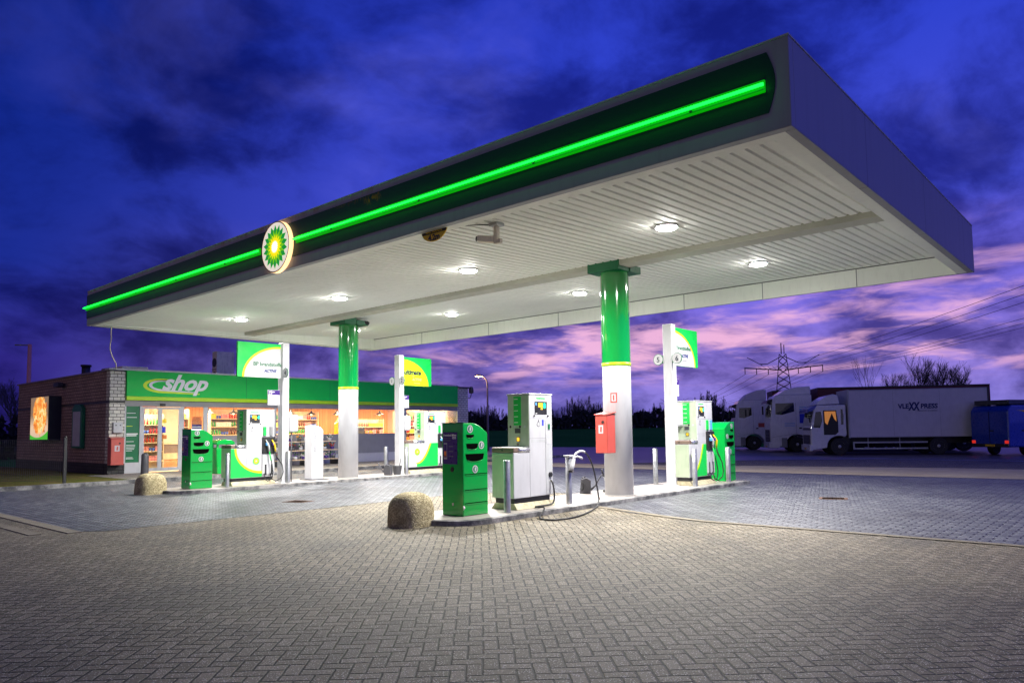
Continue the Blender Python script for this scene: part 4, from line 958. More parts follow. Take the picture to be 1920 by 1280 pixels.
shelf((-30.5,15.0,.1), 1.5, [.5,.9,1.3,1.65,2.0], 'shelf with red and pink packs behind the window left of pump 4', gl='pump four window shelf')
shelf((-32.4,19.0,.1), 2.6, [.9,1.3,1.65,2.0], 'low shelf against the orange plank wall', gl='plank wall shelf')
shelf((-31.6,23.0,.1), 2.2, [.5,.9,1.25,1.6], 'shelf of goods seen just right of the far column', gl='far column shelf')
shelf((-29.4,26.0-1.6,.1), 1.5, [.9,1.25,1.6,1.95], 'shelf of jars behind pump 2 at the right end of the shop', gl='right end shelf')
# counter behind doors
t = thing('shop_counter', 'wooden counter with low glass case seen through the right shop door', 'counter', (-29.5,12.2,.1))
box(-.7,0,0,1.7,0,.36).build('base', 'wood_warm', t); box(-.7,.02,-.02,1.72,.36,.60).build('front_panel', 'wood_pale', t); box(-.6,-.02,.05,1.65,.60,.94).build('glass_case', 'brownmetal', t); box(-.7,.02,-.02,1.72,.945,1.0).build('counter_top', 'wood_pale', t)
t = thing('wall_panel', 'plain pale panel wall behind the right shop door', 'panel', (-30.6,12.75,.1)); box(0,.05,0,1.0,1.0,2.8).build('panel_board', 'cream', t)
# posters and displays in the windows
def win_poster(y0, y1, z0, z1, m, label, bands=(), nm='window_poster'):
    t = thing(nm, label, 'poster', (XF-.085, y0, z0)); box(-.006,0,0,y1-y0,0,z1-z0).build('poster_sheet', m, t)
    for a, b, mm in bands: box(.001,.003,.01,y1-y0-.01,(z1-z0)*a,(z1-z0)*b).build('poster_band', mm, t)
    return t
win_poster(12.62, 13.0, 1.42, 1.95, 'purple', 'purple and orange poster in the narrow shop window', ((.72,1.28,'orange'),(.5,.56,'text_white'),(.0,.08,'lamp_pink' if False else 'red')))
win_poster(11.53, 11.66, 1.50, 1.72, 'blue', 'small blue sticker on the right shop door')
win_poster(11.53, 11.68, 1.86, 2.0, 'yellow', 'small yellow sticker on the right shop door')
win_poster(11.53, 11.70, 1.28, 1.42, 'orange', 'small orange sticker low on the right shop door')
win_poster(22.36, 22.48, 1.75, 2.42, 'purple', 'narrow purple banner in the window left of the lime flag post')
t = thing('cardboard_house', 'orange house shaped display behind the window left of the far column', 'display', (-28.6,20.1,.1))
MB().prism([(0,1.1),(1.15,1.1),(1.15,1.72),(.95,2.02),(.60,2.16),(.2,1.98),(0,1.72)], 'x', -.25, 0).build('house_front', 'yellow', t, .01)
for i in range(5): box(.001,.01,.08+.2*i,.22+.2*i,1.25,1.58).build('display_pack', ('red','orange','white','red','orange')[i], t)
box(.001,.012,.05,1.1,1.6,1.66).build('display_strip', 'brownmetal', t)
t = thing('sales_counter', 'dark coffee counter with machine behind the window right of the far column', 'counter', (-29.2,21.2,.1))
box(-.6,0,-.2,1.5,0,1.1).build('counter_body', 'wood_pale', t); box(-.5,-.1,.5,1.0,1.1,1.55).build('coffee_machine', 'darkgrey', t, .02); box(-.45,-.15,.1,.35,1.1,1.35).build('pastry_tray', 'orange', t, .02); box(-.45,-.2,1.1,1.3,1.1,1.4).build('bread_box', 'wood_warm', t, .02)
# flower display outside
t = thing('flower_stand', 'tiered flower stand with bouquets outside the shop window by the far column', 'display stand', (-26.2,15.5,.10))
for h, dpp in ((.25,.0),(.62,.18),(.98,.36)): box(-.55-dpp+.3, -.15-dpp+.3, 0, 3.0, h-.03, h).build('stand_shelf', 'wood_pale', t)
for yy in (0,1.5,2.97): 
    box(-.62,.16,yy,yy+.03,0,.2).build('stand_leg', 'darkgrey', t); box(-.62,-.58,yy,yy+.03,.2,1.0).build('stand_leg', 'darkgrey', t)
fl_m = [mat('petal_%d' % i, c, .6, var=.3, vs=40) for i, c in enumerate(((.7,.03,.05),(.8,.55,.6),(.25,.06,.5),(.85,.8,.75),(.8,.35,.05)))]
M['leaf'] = mat('leaf_green', (.03,.13,.03), .6, var=.4, vs=30)
k = 0
for h, dpp in ((.25,.0),(.62,.18),(.98,.36)):
    for q in range(8):
        y = .2+q*.37+rg.uniform(-.04,.04); x = -.35-dpp+.3
        f = thing('flower_pot', 'potted bouquet on the flower stand outside the shop', 'flowers', (-26.2+x, 15.5+y, .10+h), group='bouquets on the flower stand')
        MB().lathe([(.001,0),(.07,0),(.09,.12),(.08,.12)], n=12).build('pot', ('purple','darkgrey','white')[k % 3], f)
        mb = MB(); m2 = MB()
        for _ in range(26):
            u = rg.uniform(0, 6.28); r_ = rg.uniform(.02,.13); zz = .14+rg.uniform(0,.14); c = Vector((r_*math.cos(u), r_*math.sin(u), zz)); dv = Vector((rg.uniform(-1,1),rg.uniform(-1,1),rg.uniform(-1,1))).normalized()*.04; e2 = dv.orthogonal().normalized()*.022
            (mb if _ % 2 else m2).add([c-dv, c+e2, c+dv, c-e2], [(0,1,2,3)])
        mb.build('leaves', 'leaf', f); m2.build('petals', fl_m[k % 5], f); k += 1
# side wall objects
t = thing('food_poster_box', 'backlit picture box of food on the left brick side wall', 'sign', (-34.1,9.25,1.28))
box(0,2.16,0,.44,0,1.71).build('box_body', 'dark', t, .01); box(.02,2.14,-.006,0,.02,1.69).build('poster_face', 'poster', t)
t = thing('framed_board', 'green framed grey notice board on the brick side wall', 'board', (-30.3,9.55,.98))
MB().prism([(0,0),(.98,0),(.98,1.47),(.75,1.60),(.23,1.60),(0,1.47)], 'y', 0, .135).build('board_frame', 'green_dark', t, .02); box(.12,.86,-.006,0,.08,1.34).build('board_face', 'lightgrey', t)
t = thing('wall_floodlight', 'small dark floodlight under the roof edge of the brick side wall', 'wall lamp', (-31.7,9.49,3.40)); box(-.25,.25,-.1,.1,-.08,.08).build('lamp_housing', 'dark', t, .01); box(-.04,.04,.10,.199,-.04,.04).build('bracket', 'dark', t)
t = thing('meter_box', 'pale grey double socket box on the shop corner above the red cabinet', 'box', (XF,9.80,1.52)); box(.002,.12,0,.30,0,.36).build('box_body', 'lightgrey', t, .01)
for yy in (.08,.22): MB().cyl((.12,yy,.26),(.124,yy,.26),.022,n=12).build('socket', 'dark', t)
t = thing('drain_pipe', 'thin hooked dark pipe standing against the brick side wall', 'pipe', (-29.3,9.1,.095)); MB().tube([(0,0,0),(0,0,.78),(-.05,0,.84),(-.2,0,.84)], .03, 8).build('pipe', 'darkgrey', t)
# roof objects
t = thing('air_conditioner', 'beige air conditioning unit on the shop roof behind the white flag', 'air conditioner', (-29.9,14.9,3.45))
box(-.4,.0,0,.8,.0,1.5).build('casing', 'white_dirty', t, .02); MB().cyl((-.2,0,1.02),(-.2,-.01,1.02),.19,n=24).build('fan_grille', 'dark', t); MB().cyl((-.2,0,.45),(-.2,-.01,.45),.19,n=24).build('fan_grille', 'dark', t)
mb = MB(); mb.box(-.39,-.01,-.012,-.001,.70,.74); mb.build('casing_band', 'brownmetal', t)
t = thing('roof_hatch', 'low pale box with dark lid on the shop roof corner', 'roof box', (-28.9,10.3,3.45)); box(0,1.2,0,.9,0,.46).build('hatch_box', 'white_dirty', t, .02); box(-.5,-.02,-.1,.5,0,.46).build('dark_lid', 'brownmetal', t, .02)
t = thing('chimney_pipe', 'short dark flue on the flat roof near the rear of the shop', 'chimney', (-34.6,11.4,3.45)); MB().cyl((0,0,0),(0,0,.95),.17,n=16).build('flue', 'dark', t); MB().cyl((0,0,.95),(0,0,1.03),.21,n=16).build('flue_cap', 'dark', t)
t = thing('downlead_cable', 'thin white cable looping from canopy corner down to the shop roof', 'cable', (-23.2,8.3,4.64))
MB().tube(smooth([(0,0,0),(-.02,0,-.18),(-.02,.02,-.3),(-.12,0,-.62),(-.35,.2,-.9),(-1.2,.6,-.97),(-3.7,1.5,-.93)]), .016, 6).build('cable', 'white_dirty', t)
t = thing('wall_lamp', 'dark round lamp on a curved arm at the right end of the shop', 'wall lamp', (XF-.1,27.21,3.35))
MB().tube([(0,0,-.2),(0,.25,-.22),(0,.33,-.05),(0,.34,.05)], .02, 8).build('arm', 'dark', t); MB().lathe([(.001,.02),(.12,.05),(.13,.22),(.09,.36),(.001,.40)], (0,.34), 16).build('lamp_head', 'darkgrey', t)

# ================================================================== FENCE
t = thing('mesh_fence', 'dark green wire mesh fence with a post left of the shop', 'fence', (-23.15,7.15,.095))
box(-.035,.035,-.035,.035,0,1.30).build('fence_post', 'dark', t); MB().cyl((0,0,1.30),(0,0,1.34),.04,n=10).build('post_cap', 'dark', t)
dv = Vector((-.905,-.425,0)); L = 7.5
for k in (1, 2, 3): 
    p = dv*2.5*k; box(p.x-.035,p.x+.035,p.y-.035,p.y+.035,0,1.30).build('fence_post', 'dark', t)
mb = MB()
i = 0
while i*.075 < L: p = dv*(i*.075); mb.cyl(p+Vector((0,0,.05)), p+Vector((0,0,1.25)), .0035, n=3, caps=False); i += 1
for j in range(7): mb.cyl(Vector((0,0,.06+.198*j)), dv*L+Vector((0,0,.06+.198*j)), .0045, n=3, caps=False)
mb.build('wire_mesh', 'darkgrey', t)

# ================================================================== TRUCKS
def wheel(t, x, s, r=.5, W=1.25):
    w = MB().cyl((x,s*(W-.30),r),(x,s*W,r),r,n=28).build('wheel', 'black', t, .03)
    rm = MB(); rm.lathe([(r*.60,0),(r*.56,-.03),(r*.45,-.07),(r*.22,-.05),(r*.18,.0),(.001,.0)], n=20); o = rm.build('rim', 'lightgrey', w)
    o.rotation_euler = (R(90) if s < 0 else R(-90), 0, 0); o.location = (x, s*(W+.002), r)
    mb = MB()
    for k in range(8): a = k*math.pi/4; mb.cyl((x+r*.33*math.cos(a), s*(W-.05), r+r*.33*math.sin(a)), (x+r*.33*math.cos(a), s*(W+.0)-s*.02, r+r*.33*math.sin(a)), r*.05, n=6)
    mb.build('wheel_bolts', 'dark', w)
def cab(t, xf, xr, ztop, zb, z_sill, paint='truckwhite', style=0, W=1.22, arch=(0,.62)):
    """xf front, xr rear of cab, side profile extruded over the width, wheel arch cut out"""
    ax, ar = arch; A = [(ax-ar*math.cos(math.pi*i/12), .42+ar*math.sin(math.pi*i/12)) for i in range(13)]
    A = [(ax-ar, .42)]+[(ax-ar*math.cos(math.pi*i/12), .5+ar*.92*math.sin(math.pi*i/12)) for i in range(13)]+[(ax+ar, .42)]
    A = [(p[0], p[1]) for p in A if p[0] > xr]
    prof = [(xr, max(zb, 1.12))]+[p for p in A]+[(xf-.05, zb), (xf, zb+.25), (xf, z_sill), (xf-.18, ztop-.30), (xf-.38, ztop), (xr, ztop)]
    MB().prism(prof, 'y', -W, W).build('cab_body', paint, t, .05)
def side_poly(t, pts, y, m, nm, th=.008): return MB().prism(pts, 'y', y, y+(th if y > 0 else -th)).build(nm, m, t)
H3 = math.atan2(-.451, -.893)+R(4)
# --- white box lorry
t = thing('box_lorry', 'white box lorry with dark lettering on its side and an open lit cab door', 'lorry', (-13.68+.45*-1.2,43.35+.893*1.2,-.245), H3)
cab(t, 1.50, -.42, 2.84, .28, 1.55, W=1.17, arch=(0,.64))
W = 1.17
side_poly(t, [(1.36,1.58),(1.20,2.46),(.92,2.48),(.86,1.95),(1.0,1.55)], W, 'darkglass', 'side_window')
side_poly(t, [(.80,1.15),(.80,2.54),(.10,2.54),(.02,1.9),(.02,1.30),(.18,1.15)], W, 'dark', 'door_opening')
side_poly(t, [(.74,2.48),(.14,2.48),(.10,1.9),(.22,2.05),(.34,2.38),(.48,2.05),(.60,1.72),(.72,1.85)], W+.009, 'curtain', 'lit_curtain')
side_poly(t, [(-.14,1.72),(-.14,2.60),(-.24,2.60),(-.28,2.2),(-.26,1.72)], W, 'darkglass', 'sleeper_window')
MB().prism([(1.505,1.42),(1.505,1.50),(1.345,2.52),(1.33,2.52)], 'y', -1.05, 1.05).build('windscreen', 'darkglass', t)
for z_ in (1.60,): MB().prism([(1.502,1.42),(1.515,1.42),(1.50,1.56),(1.488,1.56)], 'y', -1.0, 1.0).build('dark_panel', 'dark', t)
box(1.502,1.53,-.85,.85,.62,1.15).build('grille', 'dark', t, .01); box(1.42,1.60,-1.16,1.18,.24,.58).build('bumper', 'truckwhite', t, .03)
for s in (-1, 1): box(1.50,1.605,s*.72,s*1.08,.42,.58).build('headlight', 'lightgrey', t, .01)
box(1.602,1.608,-.26,.26,.30,.41).build('number_plate', 'plate', t)
MB().prism([(1.40,2.50),(1.66,2.42),(1.62,2.62),(1.15,2.84),(1.10,2.70)], 'y', -1.15, 1.15).build('sun_visor', 'navyblue', t, .01)
box(1.40,1.58,1.19,1.36,2.36,2.50).build('mirror', 'dark', t, .03); box(1.52,1.60,1.24,1.36,1.85,2.2).build('mirror', 'dark', t, .03)
MB().prism([(1.18,2.86),(.95,3.10),(.55,3.36),(.20,3.46),(-.05,3.40),(-.14,2.90)], 'y', -1.02, 1.02).build('roof_deflector', 'truckwhite', t, .05)
bx = box(-7.75,-.52,-1.25,1.25,.98,3.66).build('cargo_box', 'truckbox', t, .03)
box(-.60,-.515,-1.252,1.256,.96,3.68).build('box_front_trim', 'lightgrey', t, .01); box(-7.79,-7.70,-1.256,1.256,.96,3.68).build('box_rear_trim', 'darkgrey', t, .01)
box(-7.7,-.6,1.251,1.256,.985,1.03).build('box_lower_rail', 'lightgrey', t); box(-7.7,-.6,1.251,1.256,3.60,3.65).build('box_upper_rail', 'lightgrey', t)
for xx in (-2.9,-5.3): box(xx,xx+.008,1.2502,1.2515,1.05,3.6).build('panel_seam', 'grey', t)
box(-7.7,-.6,-.45,.45,.62,.97).build('chassis', 'dark', t); box(-.62,-.2,-1.0,1.0,.5,1.1).build('rear_mudguard', 'dark', t, .05)
sr = MB(); sr.box(-4.6,-.72,1.18,1.22,.66,.74).box(-4.6,-.72,1.18,1.22,.32,.40).box(-.80,-.72,1.18,1.22,.40,.66); sr.build('side_guard', 'lightgrey', t, .005)
for xx in (-1.55,-3.2): box(xx,xx+.05,1.14,1.18,.40,.97).build('guard_bracket', 'grey', t)
for xx in (0, -5.15):
    for s in (-1, 1): wheel(t, xx, s, .48, 1.22)
TXR = (R(90), 0, R(180))
text('VLE', .36, 'text_navy', t, (-3.15,1.258,2.57), TXR, off=.014, wid=.58); text('XX', .60, 'text_navy', t, (-3.70,1.259,2.48), TXR, shear=.12, off=.03, wid=.62); text('PRESS', .36, 'text_navy', t, (-4.30,1.258,2.57), TXR, off=.014, shear=.1, wid=.88)
text('TRANSPORT & KOERIERS', .095, 'text_navy', t, (-4.10,1.258,2.40), TXR)
# --- tractor units with semi trailers
def tractor(loc, label, xf, ztop, tz, hood, tcol, tlen, visor, decals, roof='truckwhite'):
    t = thing('semi_truck', label, 'lorry', loc, H3); W = 1.24
    cab(t, xf, -.95, ztop, .34, 1.80, W=W, arch=(0,.70))
    MB().prism([(xf-.50,ztop+.01),(xf-1.0,ztop+(tz-ztop)*.62),(xf-1.7,tz-.04),(-.93,tz),(-.93,ztop+.01)], 'y', -1.16, 1.16).build('roof_spoiler', roof, t, .06)
    MB().prism([(xf-.052,ztop-1.42),(xf-.12,ztop-.46),(xf-.16,ztop-.46),(xf-.09,ztop-1.42)], 'y', -1.14, 1.14).build('windscreen', 'darkglass', t)
    MB().prism([(xf-.16,ztop-.42),(xf+.18,ztop-.50),(xf+.10,ztop-.30),(xf-.2,ztop-.22)], 'y', -1.18, 1.18).build('sun_visor', visor, t, .01)
    side_poly(t, [(xf-.34,ztop-1.22),(xf-.36,ztop-.52),(.14,ztop-.50),(.12,ztop-1.05),(xf-.72,ztop-1.26)], W, 'darkglass', 'side_window')
    side_poly(t, [(xf-.10,.95),(xf-.12,.965),(.0,.965+.25),(.0,1.2)], W, 'grey', 'door_seam', .004)
    for xx in (.02,): box(xx,xx+.015,W,W+.003,1.2,ztop-.5).build('door_seam', 'grey', t)
    box(xf+.001,xf+.03,-.8,.8,.65,1.45).build('grille', 'dark', t, .01); box(xf-.55,xf+.10,-1.23,1.25,.26,.66).build('bumper', 'truckwhite', t, .04)
    for zz in (.78,.98,1.18): box(xf+.03,xf+.045,-.78,.78,zz,zz+.03).build('grille_bar', 'grey', t)
    for s in (-1, 1): box(xf-.1,xf+.11,s*.78,s*1.15,.45,.62).build('headlight', 'lightgrey', t, .02)
    box(xf+.101,xf+.106,-.26,.26,.30,.41).build('number_plate', 'plate', t)
    for s in (-1, 1): box(xf+.02,xf+.12,s*1.27,s*1.42,ztop-1.2,ztop-.62).build('mirror', 'dark', t, .03)
    box(-.14,.0-.3,W,W+.03,1.50,1.58).build('door_handle', 'dark', t); box(.95,.62,W-.02,W+.02,.30,.92).build('step', 'grey', t, .01)
    for s in (-1, 1): wheel(t, 0, s, .5, 1.24)
    for (x0, x1, z0, z1, m) in decals: box(x0,x1,W+.001,W+.004,z0,z1).build('side_marking', m, t)
    box(-3.4,-.96,-.45,.45,.6,.95).build('chassis', 'dark', t)
    for s in (-1, 1): wheel(t, -3.0, s, .5, 1.24)
    tr = box(-1.35-tlen,-1.35,-1.275,1.275,1.15,tz-.20).build('trailer', tcol, t, .03); box(-1.35-tlen,-1.34,-1.28,1.28,tz-.20,tz-.12).build('trailer_roof', 'dark', tr)
    box(-1.3-tlen,-4.2,-.5,.5,.7,1.14).build('trailer_chassis', 'dark', t)
    for k in range(3):
        for s in (-1, 1): wheel(t, -1.35-tlen+1.6+1.3*k, s, .5, 1.24)
    return t
o2 = Vector((-16.33,49.25,-.245))+Vector((-.893,-.451,0))*1.92
tractor(o2, 'white lorry with blue markings and dark red trailer between the other lorries', 1.62, 3.66, 4.22, 0, 'maroon', 10.0, 'dark', [(-.62,-.18,1.85,2.45,'blue'),(-.62,-.18,2.52,2.62,'blue'),(-.62,-.18,2.70,2.77,'skyblue'),(-.62,-.18,2.85,2.89,'skyblue'),(.1,.75,1.82,1.86,'skyblue'),(.1,.75,1.68,1.72,'skyblue')])
tractor((-22.58,52.34,-.245), 'white lorry farthest left with red marking on its cab side', 1.35, 3.55, 4.35, 0, 'maroon', 10.0, 'dark', [(-.80,-.30,1.62,1.92,'red')], 'truckbox')
# --- blue van
t = thing('blue_van', 'dark blue delivery van with yellow curved stripes cut off by the right edge', 'van', (-6.75,45.9,-.245), math.atan2(.887,.46))
MB().prism([(0,.42),(0,1.0),(.03,2.35),(.30,2.62),(5.0,2.64),(5.6,2.2),(6.2,1.3),(6.3,.9),(6.3,.42)], 'y', -1.05, 1.05).build('body', 'navyblue', t, .08)
box(.25,4.6,-.95,.95,2.66,2.90).build('roof_rack', 'darkgrey', t, .02)
box(-.02,.0,-1.0,1.0,.42,.60).build('rear_bumper', 'dark', t, .02); box(-.012,0,-.008,.008,.6,2.3).build('door_gap', 'dark', t)
for s in (-1, 1): box(-.02,.01,s*.80,s*1.0,.62,.78).build('tail_light', 'tailred', t, .01)
box(-.03,-.021,-.26,.26,.46,.57).build('number_plate', 'plate', t); box(-.03,0,-.22,-.05,1.25,1.32).build('door_handle', 'dark', t)
def ystripe(x0, nm):
    o = [(x0+1.75*math.sin(a), 2.35-1.25*(1-math.cos(a))) for a in [math.pi/2*i/12 for i in range(13)]]
    q = [(p[0]+.42*(1-i/14), p[1]+.22*(i/12)) for i, p in enumerate(o)]
    MB().prism(o+q[::-1], 'y', -1.052, -1.056).build(nm, 'yellow', t)
o_ = None
ystripe(.55, 'yellow_stripe'); ystripe(1.75, 'yellow_stripe')
box(1.5,1.51,-1.054,-1.05,.6,2.5).build('door_gap', 'dark', t); box(1.0,1.18,-1.07,-1.05,1.25,1.32).build('door_handle', 'dark', t)
for xx in (1.5, 5.2):
    for s in (-1, 1): wheel(t, xx, s, .36, 1.02)

# ================================================================== BARE TREES
def bare_tree(seed, h, spread=.5, levels=5, r0=.10, trunk=.28, n0=3):
    rg = random.Random(seed); tr = MB(); cr = MB()
    def seg(mb, p, q, a, b, n):
        d = (q-p).normalized(); u = d.orthogonal().normalized(); v = d.cross(u); vs = []
        for c, r in ((p, a), (q, b)):
            for k in range(n): t = 2*math.pi*k/n; vs.append(c+u*r*math.cos(t)+v*r*math.sin(t))
        mb.add(vs, [(k, (k+1) % n, n+(k+1) % n, n+k) for k in range(n)])
    def grow(p, d, L, r, lv):
        m = tr if lv >= levels-1 else cr; k = 3 if lv > 1 else 2; q = p
        for i in range(k):
            nd = (d+Vector((rg.uniform(-1,1),rg.uniform(-1,1),rg.uniform(-.3,.8)))*.16).normalized()
            e_ = q+nd*(L/k); seg(m, q, e_, r*(1-.3*i/k), r*(1-.3*(i+1)/k), 5 if lv > 2 else 3); q = e_; d = nd
            if lv > 0 and lv < levels and i < k-1:
                a = rg.uniform(0, 6.28); sd = (d*.75+Vector((math.cos(a), math.sin(a), .35))*spread*1.2).normalized(); grow(q, sd, L*rg.uniform(.5,.7), r*.5, lv-1)
        if lv > 0:
            for j in range(rg.randint(2, 4)):
                a = rg.uniform(0, 6.28); sd = (d*1.0+Vector((math.cos(a), math.sin(a), .3))*spread*rg.uniform(.5,1.2)).normalized()
                grow(q, sd, L*rg.uniform(.62,.85), max(r*.58, .008), lv-1)
    grow(Vector((0,0,0)), Vector((0,0,1)), h*trunk, r0, levels)
    return tr, cr
def tree(name, seed, loc, label, group, h, **kw):
    a, b = bare_tree(seed, h, **kw); t = thing(name, label, 'tree', loc, group=group)
    a.build('trunk', 'bark', t); b.build('crown', 'bark', t); return t
def shrub(seed, h):
    rg = random.Random(seed); t = thing('bare_tree', '', 'tree', (0,0,-50), group='bare trees along the far field edge'); st = MB(); tw = MB()
    for k in range(9):
        a = rg.uniform(0, 6.28); r_ = rg.uniform(.1,1.1); p = Vector((r_*math.cos(a), r_*math.sin(a), 0)); lean = Vector((math.cos(a), math.sin(a), 0))*rg.uniform(.02,.22); hh = h*rg.uniform(.6,1.0); q = p; path = [p]
        for i in range(5):
            q = q+(Vector((0,0,1))+lean+Vector((rg.uniform(-.12,.12),rg.uniform(-.12,.12),0)))*hh/5; path.append(q)
        st.tube(path, [.05,.04,.03,.022,.015,.006], 4)
        for _ in range(34):
            f = rg.uniform(.25,.98); i = min(4, int(f*5)); c = path[i].lerp(path[i+1], f*5-i); b = rg.uniform(0, 6.28); L = (1.15-f)*h*rg.uniform(.16,.36)
            e_ = c+(Vector((math.cos(b), math.sin(b), 0))*rg.uniform(.25,.6)+Vector((0,0,1))).normalized()*L; tw.tube([c, c.lerp(e_,.5)+Vector((rg.uniform(-.05,.05),rg.uniform(-.05,.05),0)), e_], [.014,.011,.005], 3, False)
            for _2 in range(3):
                g = c.lerp(e_, rg.uniform(.3,.9)); b2 = rg.uniform(0, 6.28); tw.tube([g, g+(Vector((math.cos(b2), math.sin(b2), 0))*.5+Vector((0,0,1))).normalized()*L*.5], [.009,.004], 3, False)
    st.build('trunk', 'bark', t); tw.build('crown', 'bark', t); return t
# far row beyond the grass
protos_t = [shrub(s_, 4.6) for s_ in (1, 2, 3, 4)]
rg2 = random.Random(5)
FARL = 'bare winter tree in the dark row beyond the grass field'
def far_pt(u):   # u 0..1 from left to right
    a = Vector((-82, 66)); b = Vector((-38, 108)); return a.lerp(b, u)
cnt = 0
for i in range(96):
    u = i/95*1.35-.17; p = far_pt(u)+Vector((rg2.uniform(-2,2), rg2.uniform(-2,2)))
    s = rg2.uniform(.55,.98)*(1+.16*math.sin(i*.9)+.12*math.sin(i*.31))
    o = protos_t[i] if i < 4 else dup(protos_t[i % 4], (0,0,0)); o.location = (p.x, p.y, gh(p.x, p.y)-.1); o.scale = (s*1.15, s*1.15, s); o.rotation_euler.z = rg2.uniform(0, 6.28); o['label'] = FARL
def hedge(name, label, pts, h, wd, seed, m='bark'):
    mb = MB(); rg = random.Random(seed)
    for (a, b) in zip(pts[:-1], pts[1:]):
        a, b = Vector(a), Vector(b); L = (b-a).length; nn = int(L*95); nrm = Vector((-(b-a).y, (b-a).x)).normalized()
        for _ in range(nn):
            u = rg.random(); p = a.lerp(b, u)+nrm*rg.uniform(-wd, wd); z = rg.random()**1.1*h*(.82+.18*math.sin(u*L*.7)+.12*math.sin(u*L*2.3)); q = Vector((p.x, p.y, gh(p.x, p.y)+z))
            d = Vector((rg.gauss(0,1), rg.gauss(0,1), rg.gauss(0,1.3))).normalized()*rg.uniform(.25,.5); e_ = d.orthogonal().normalized()*rg.uniform(.12,.28)
            mb.add([q-d, q+e_, q+d, q-e_], [(0,1,2,3)])
    o = mb.build(name, m); tag(o, label, 'hedge', kind='stuff')
M['hedge'] = mat('hedge_brown', (.020,.022,.022), .95, var=.4, vs=1)
hedge('hedge', 'dark dense hedge below the bare trees beyond the grass', [(-92,52),(-80,64),(-62,84),(-46,99),(-25,112)], 2.5, 1.2, 4, 'hedge')
hedge('hedge', 'dark bushes behind the shop at the left edge', [(-60,2),(-66,14),(-72,30),(-82,50)], 3.0, 2.0, 9, 'hedge')
# trees right of the lorries
for i, (px_, h, sd) in enumerate(((-29.0,8.8,21),(-27.0,10.8,22),(-25.0,9.6,27),(-23.4,10.4,23),(-21.0,9.4,24))):
    tree('bare_tree', sd, (px_*1.0, 117.0, gh(px_, 117)-.2), ['leftmost bare tree above the white lorry roof','tallest bare tree above the white lorry roof','bushy bare tree beside the tallest above the lorry','slender bare tree above the lorry roof end','rightmost bare tree above the lorry roof'][i], None, h*1.3, spread=.5, levels=5, r0=.16, trunk=.20)
tree('bare_tree', 31, (-30.9,116,gh(-30,116)), 'very thin sapling left of the trees above the white lorry', None, 7.4, spread=.25, levels=3, r0=.06, trunk=.5)
# trees left behind the shop
for i, (x_, y_, h, sd) in enumerate(((-62,10.5,9.5,41),(-66,13.8,10,42),(-71,18,9.2,43),(-68,21.5,8.6,44),(-60,8.0,9,45),(-75,26,9.5,46))):
    tree('bare_tree', sd, (x_, y_, gh(x_, y_)), ['large bare tree at the left picture edge behind the shop','bare tree left of the pink lit mast','bare tree behind the rear corner of the shop','bare tree above the flue on the shop roof','bare tree cut by the left picture edge','small bare tree top seen above the shop roof'][i], None, h, spread=.55, levels=5, r0=.16, trunk=.2)

# ================================================================== PYLONS AND POWER LINES
def pylon(loc, rz, s, label):
    t = thing('power_pylon', label, 'pylon', loc, rz, 'lattice power pylons'); mb = MB(); H = 16.5; r = .05
    def wd(z): return 2.3*(1-z/H)+.95
    cs_ = [(-1,-1),(1,-1),(1,1),(-1,1)]
    for a in cs_: mb.tube([(a[0]*wd(0)*.7, a[1]*wd(0)*.7, 0), (a[0]*wd(H)*.7, a[1]*wd(H)*.7, H)], .085, 4)
    nb = 11
    for k in range(nb):
        z0, z1 = H*k/nb, H*(k+1)/nb; w0, w1 = wd(z0)*.7, wd(z1)*.7
        for q in range(4):
            a, b = cs_[q], cs_[(q+1) % 4]; mb.tube([(a[0]*w0,a[1]*w0,z0),(b[0]*w1,b[1]*w1,z1)], r*1.1, 3); mb.tube([(b[0]*w0,b[1]*w0,z0),(a[0]*w1,a[1]*w1,z1)], r*1.1, 3)
    mb.build('lattice_mast', 'pylon', t)
    ar = MB()
    for s_ in (-1, 1):
        for yy in (-.3,.3):
            ar.tube([(s_*.3,yy,13.2),(s_*7.6,yy*.3,13.9)], .13, 4); ar.tube([(s_*.3,yy,16.0),(s_*3.0,yy*.6,14.6),(s_*4.4,yy*.4,14.6)], .09, 4)
        ar.tube([(s_*4.0,0,14.3),(s_*7.0,0,16.1)], .09, 4)
        for k in range(8):
            x0, x1 = .3+7.3*k/8, .3+7.3*(k+1)/8; z0, z1 = 13.2+.7*k/8, 13.2+.7*(k+1)/8
            if k < 5: ar.tube([(s_*x0,0,z0),(s_*x1,0,z1+.9*(1-k/6))], .04, 3)
            ar.tube([(s_*x0,-.3*(1-k/8),z0),(s_*x1,.3*(1-k/8),z1)], .04, 3)
    ar.build('cross_arm', 'pylon', t)
    MB().tube([(-.25,0,16.5),(-.25,0,18.8)], .14, 4).build('antenna', 'pylon', t); MB().tube([(.3,0,16.5),(.3,0,18.4)], .12, 4).build('antenna', 'pylon', t)
    for s_ in (-1, 1):
        for xx in (2.9,5.2,7.5): MB().tube([(s_*xx,0,13.2+.7*xx/7.6),(s_*xx,0,12.2+.4*xx/7.6)], .09, 5).build('insulator', 'pylon', t)
    t.scale = (s, s, s); return t
PR = math.atan2(5.4, 14.1)
pylon((-57.3,149.4,-.3), PR, 1.0, 'large lattice power pylon rising behind the lorries')
pylon((-193.2,350.1,-.3), PR, 1.06, 'tiny distant pylon behind the number 6 pump')
MW = mat('wire_metal', (.03,.03,.04), .5, var=0)
def wire(a, b, sag, r, lab):
    a, b = Vector(a), Vector(b); o = MB().tube([a.lerp(b, i/16)-Vector((0,0,sag*4*(i/16)*(1-i/16))) for i in range(17)], r, 4).build('power_line', MW)
    tag(o, lab, 'cable', 'high voltage lines between the pylons')
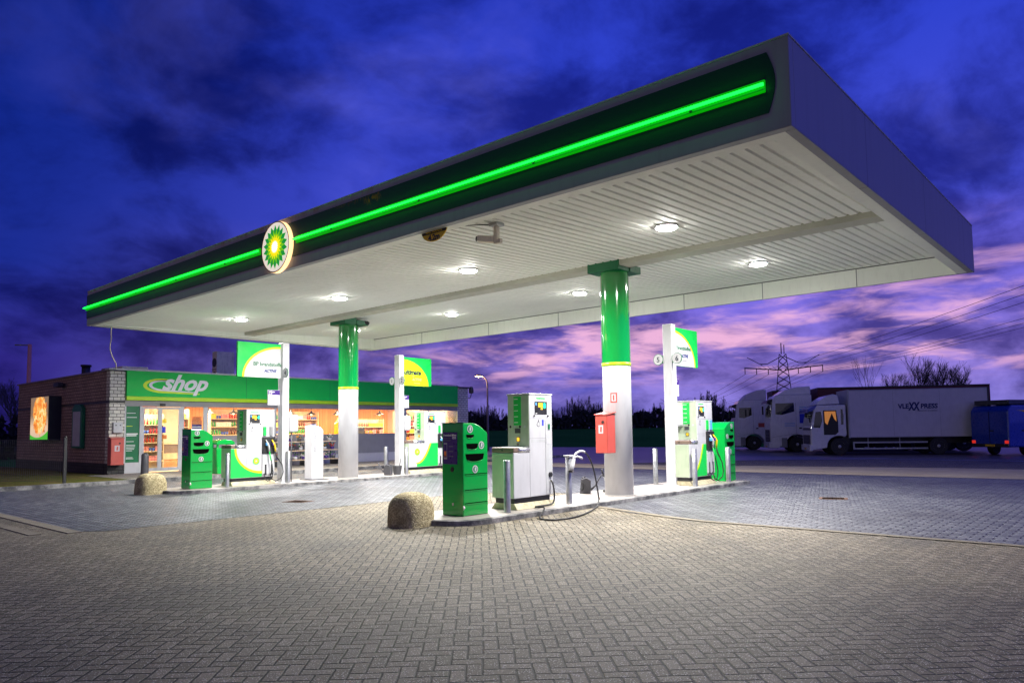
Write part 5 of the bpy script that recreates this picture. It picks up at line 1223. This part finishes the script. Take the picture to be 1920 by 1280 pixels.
for i, xx in enumerate((-7.5,-5.2,-2.9,2.9,5.2,7.5)):
    c, s = math.cos(PR), math.sin(PR); P = (-57.3+xx*c, 149.4+xx*s, 12.2+.4*abs(xx)/7.6-.3); Q = (-193.2+xx*c, 350.1+xx*s, 12.6); Wn = (16+xx*c*1.0, 62+xx*s, 15.5)
    wire(P, Q, 3.0, .035, 'power line running from the big pylon down left towards the far pylon')
    wire(P, Wn, 1.2, .026, 'power line running from the big pylon up to the right picture edge')

# ================================================================== STREET LAMPS
def street_lamp(loc, rz, h, label, power=60, col=(1,.62,.36), group='lamp posts around the site'):
    t = thing('street_lamp', label, 'street lamp', loc, rz, group)
    MB().tube([(0,0,0),(0,0,h*.5),(0,0,h-.55),(-.10,0,h-.28),(-.30,0,h-.05),(-.55,0,h+.10)], [.11,.08,.06,.055,.05,.045], 10).build('post', 'pole_paint', t)
    MB().lathe([(.001,.10),(.12,.07),(.20,.0),(.20,-.05)], (-.72,0), 18, 1.5, 1).build('lamp_head', 'darkgrey', t).location.z = h+.06
    MB().lathe([(.185,-.051),(.12,-.11),(.001,-.13)], (-.72,0), 18, 1.5, 1).build('lamp_lens', 'warmlamp', t).location.z = h+.06
    lamp_point(t, (-.72,0,h-.22), power, .12, col); return t
M['pole_paint'] = mat('pole_paint', (.30,.26,.26), .5)
street_lamp((-40.7,43.1,-.3), .75+math.pi*0, 6.1, 'curved street lamp with a glowing head behind the near green bin', 120)
street_lamp((-15.6,57.5,-.3), 2.2, 9.5, 'dark street lamp among the trees above the lorries', 5) if False else None
street_lamp((-34.5,-7.0,0), 2.2, 7.5, 'assumed tall warm street lamp, added out of view beyond the left picture edge to light the brick side wall', 380, (1,.32,.24))  # assumed lamp and post, added out of view for the side wall's pink light
M['pole_pink_lit'] = mat('pink_lit_pole', (.75,.28,.20), .5)  # pink light falling on the mast is put into the pole colour
t = thing('light_mast', 'tall thin mast coloured as if lit pink behind the shop, with a flat top arm', 'mast', (-48.3,12.95,-.3))
MB().tube([(0,0,0),(0,0,8.6)], [.12,.09], 10).build('mast_pole', 'pole_pink', t) if False else MB().tube([(0,0,0),(0,0,7.0)], [.13,.10], 10).build('mast_pole', 'pole_pink_lit', t)
MB().tube([(0,0,6.95),(-.9,-.5,7.0)], .04, 6).build('mast_arm', 'pole_paint', t)
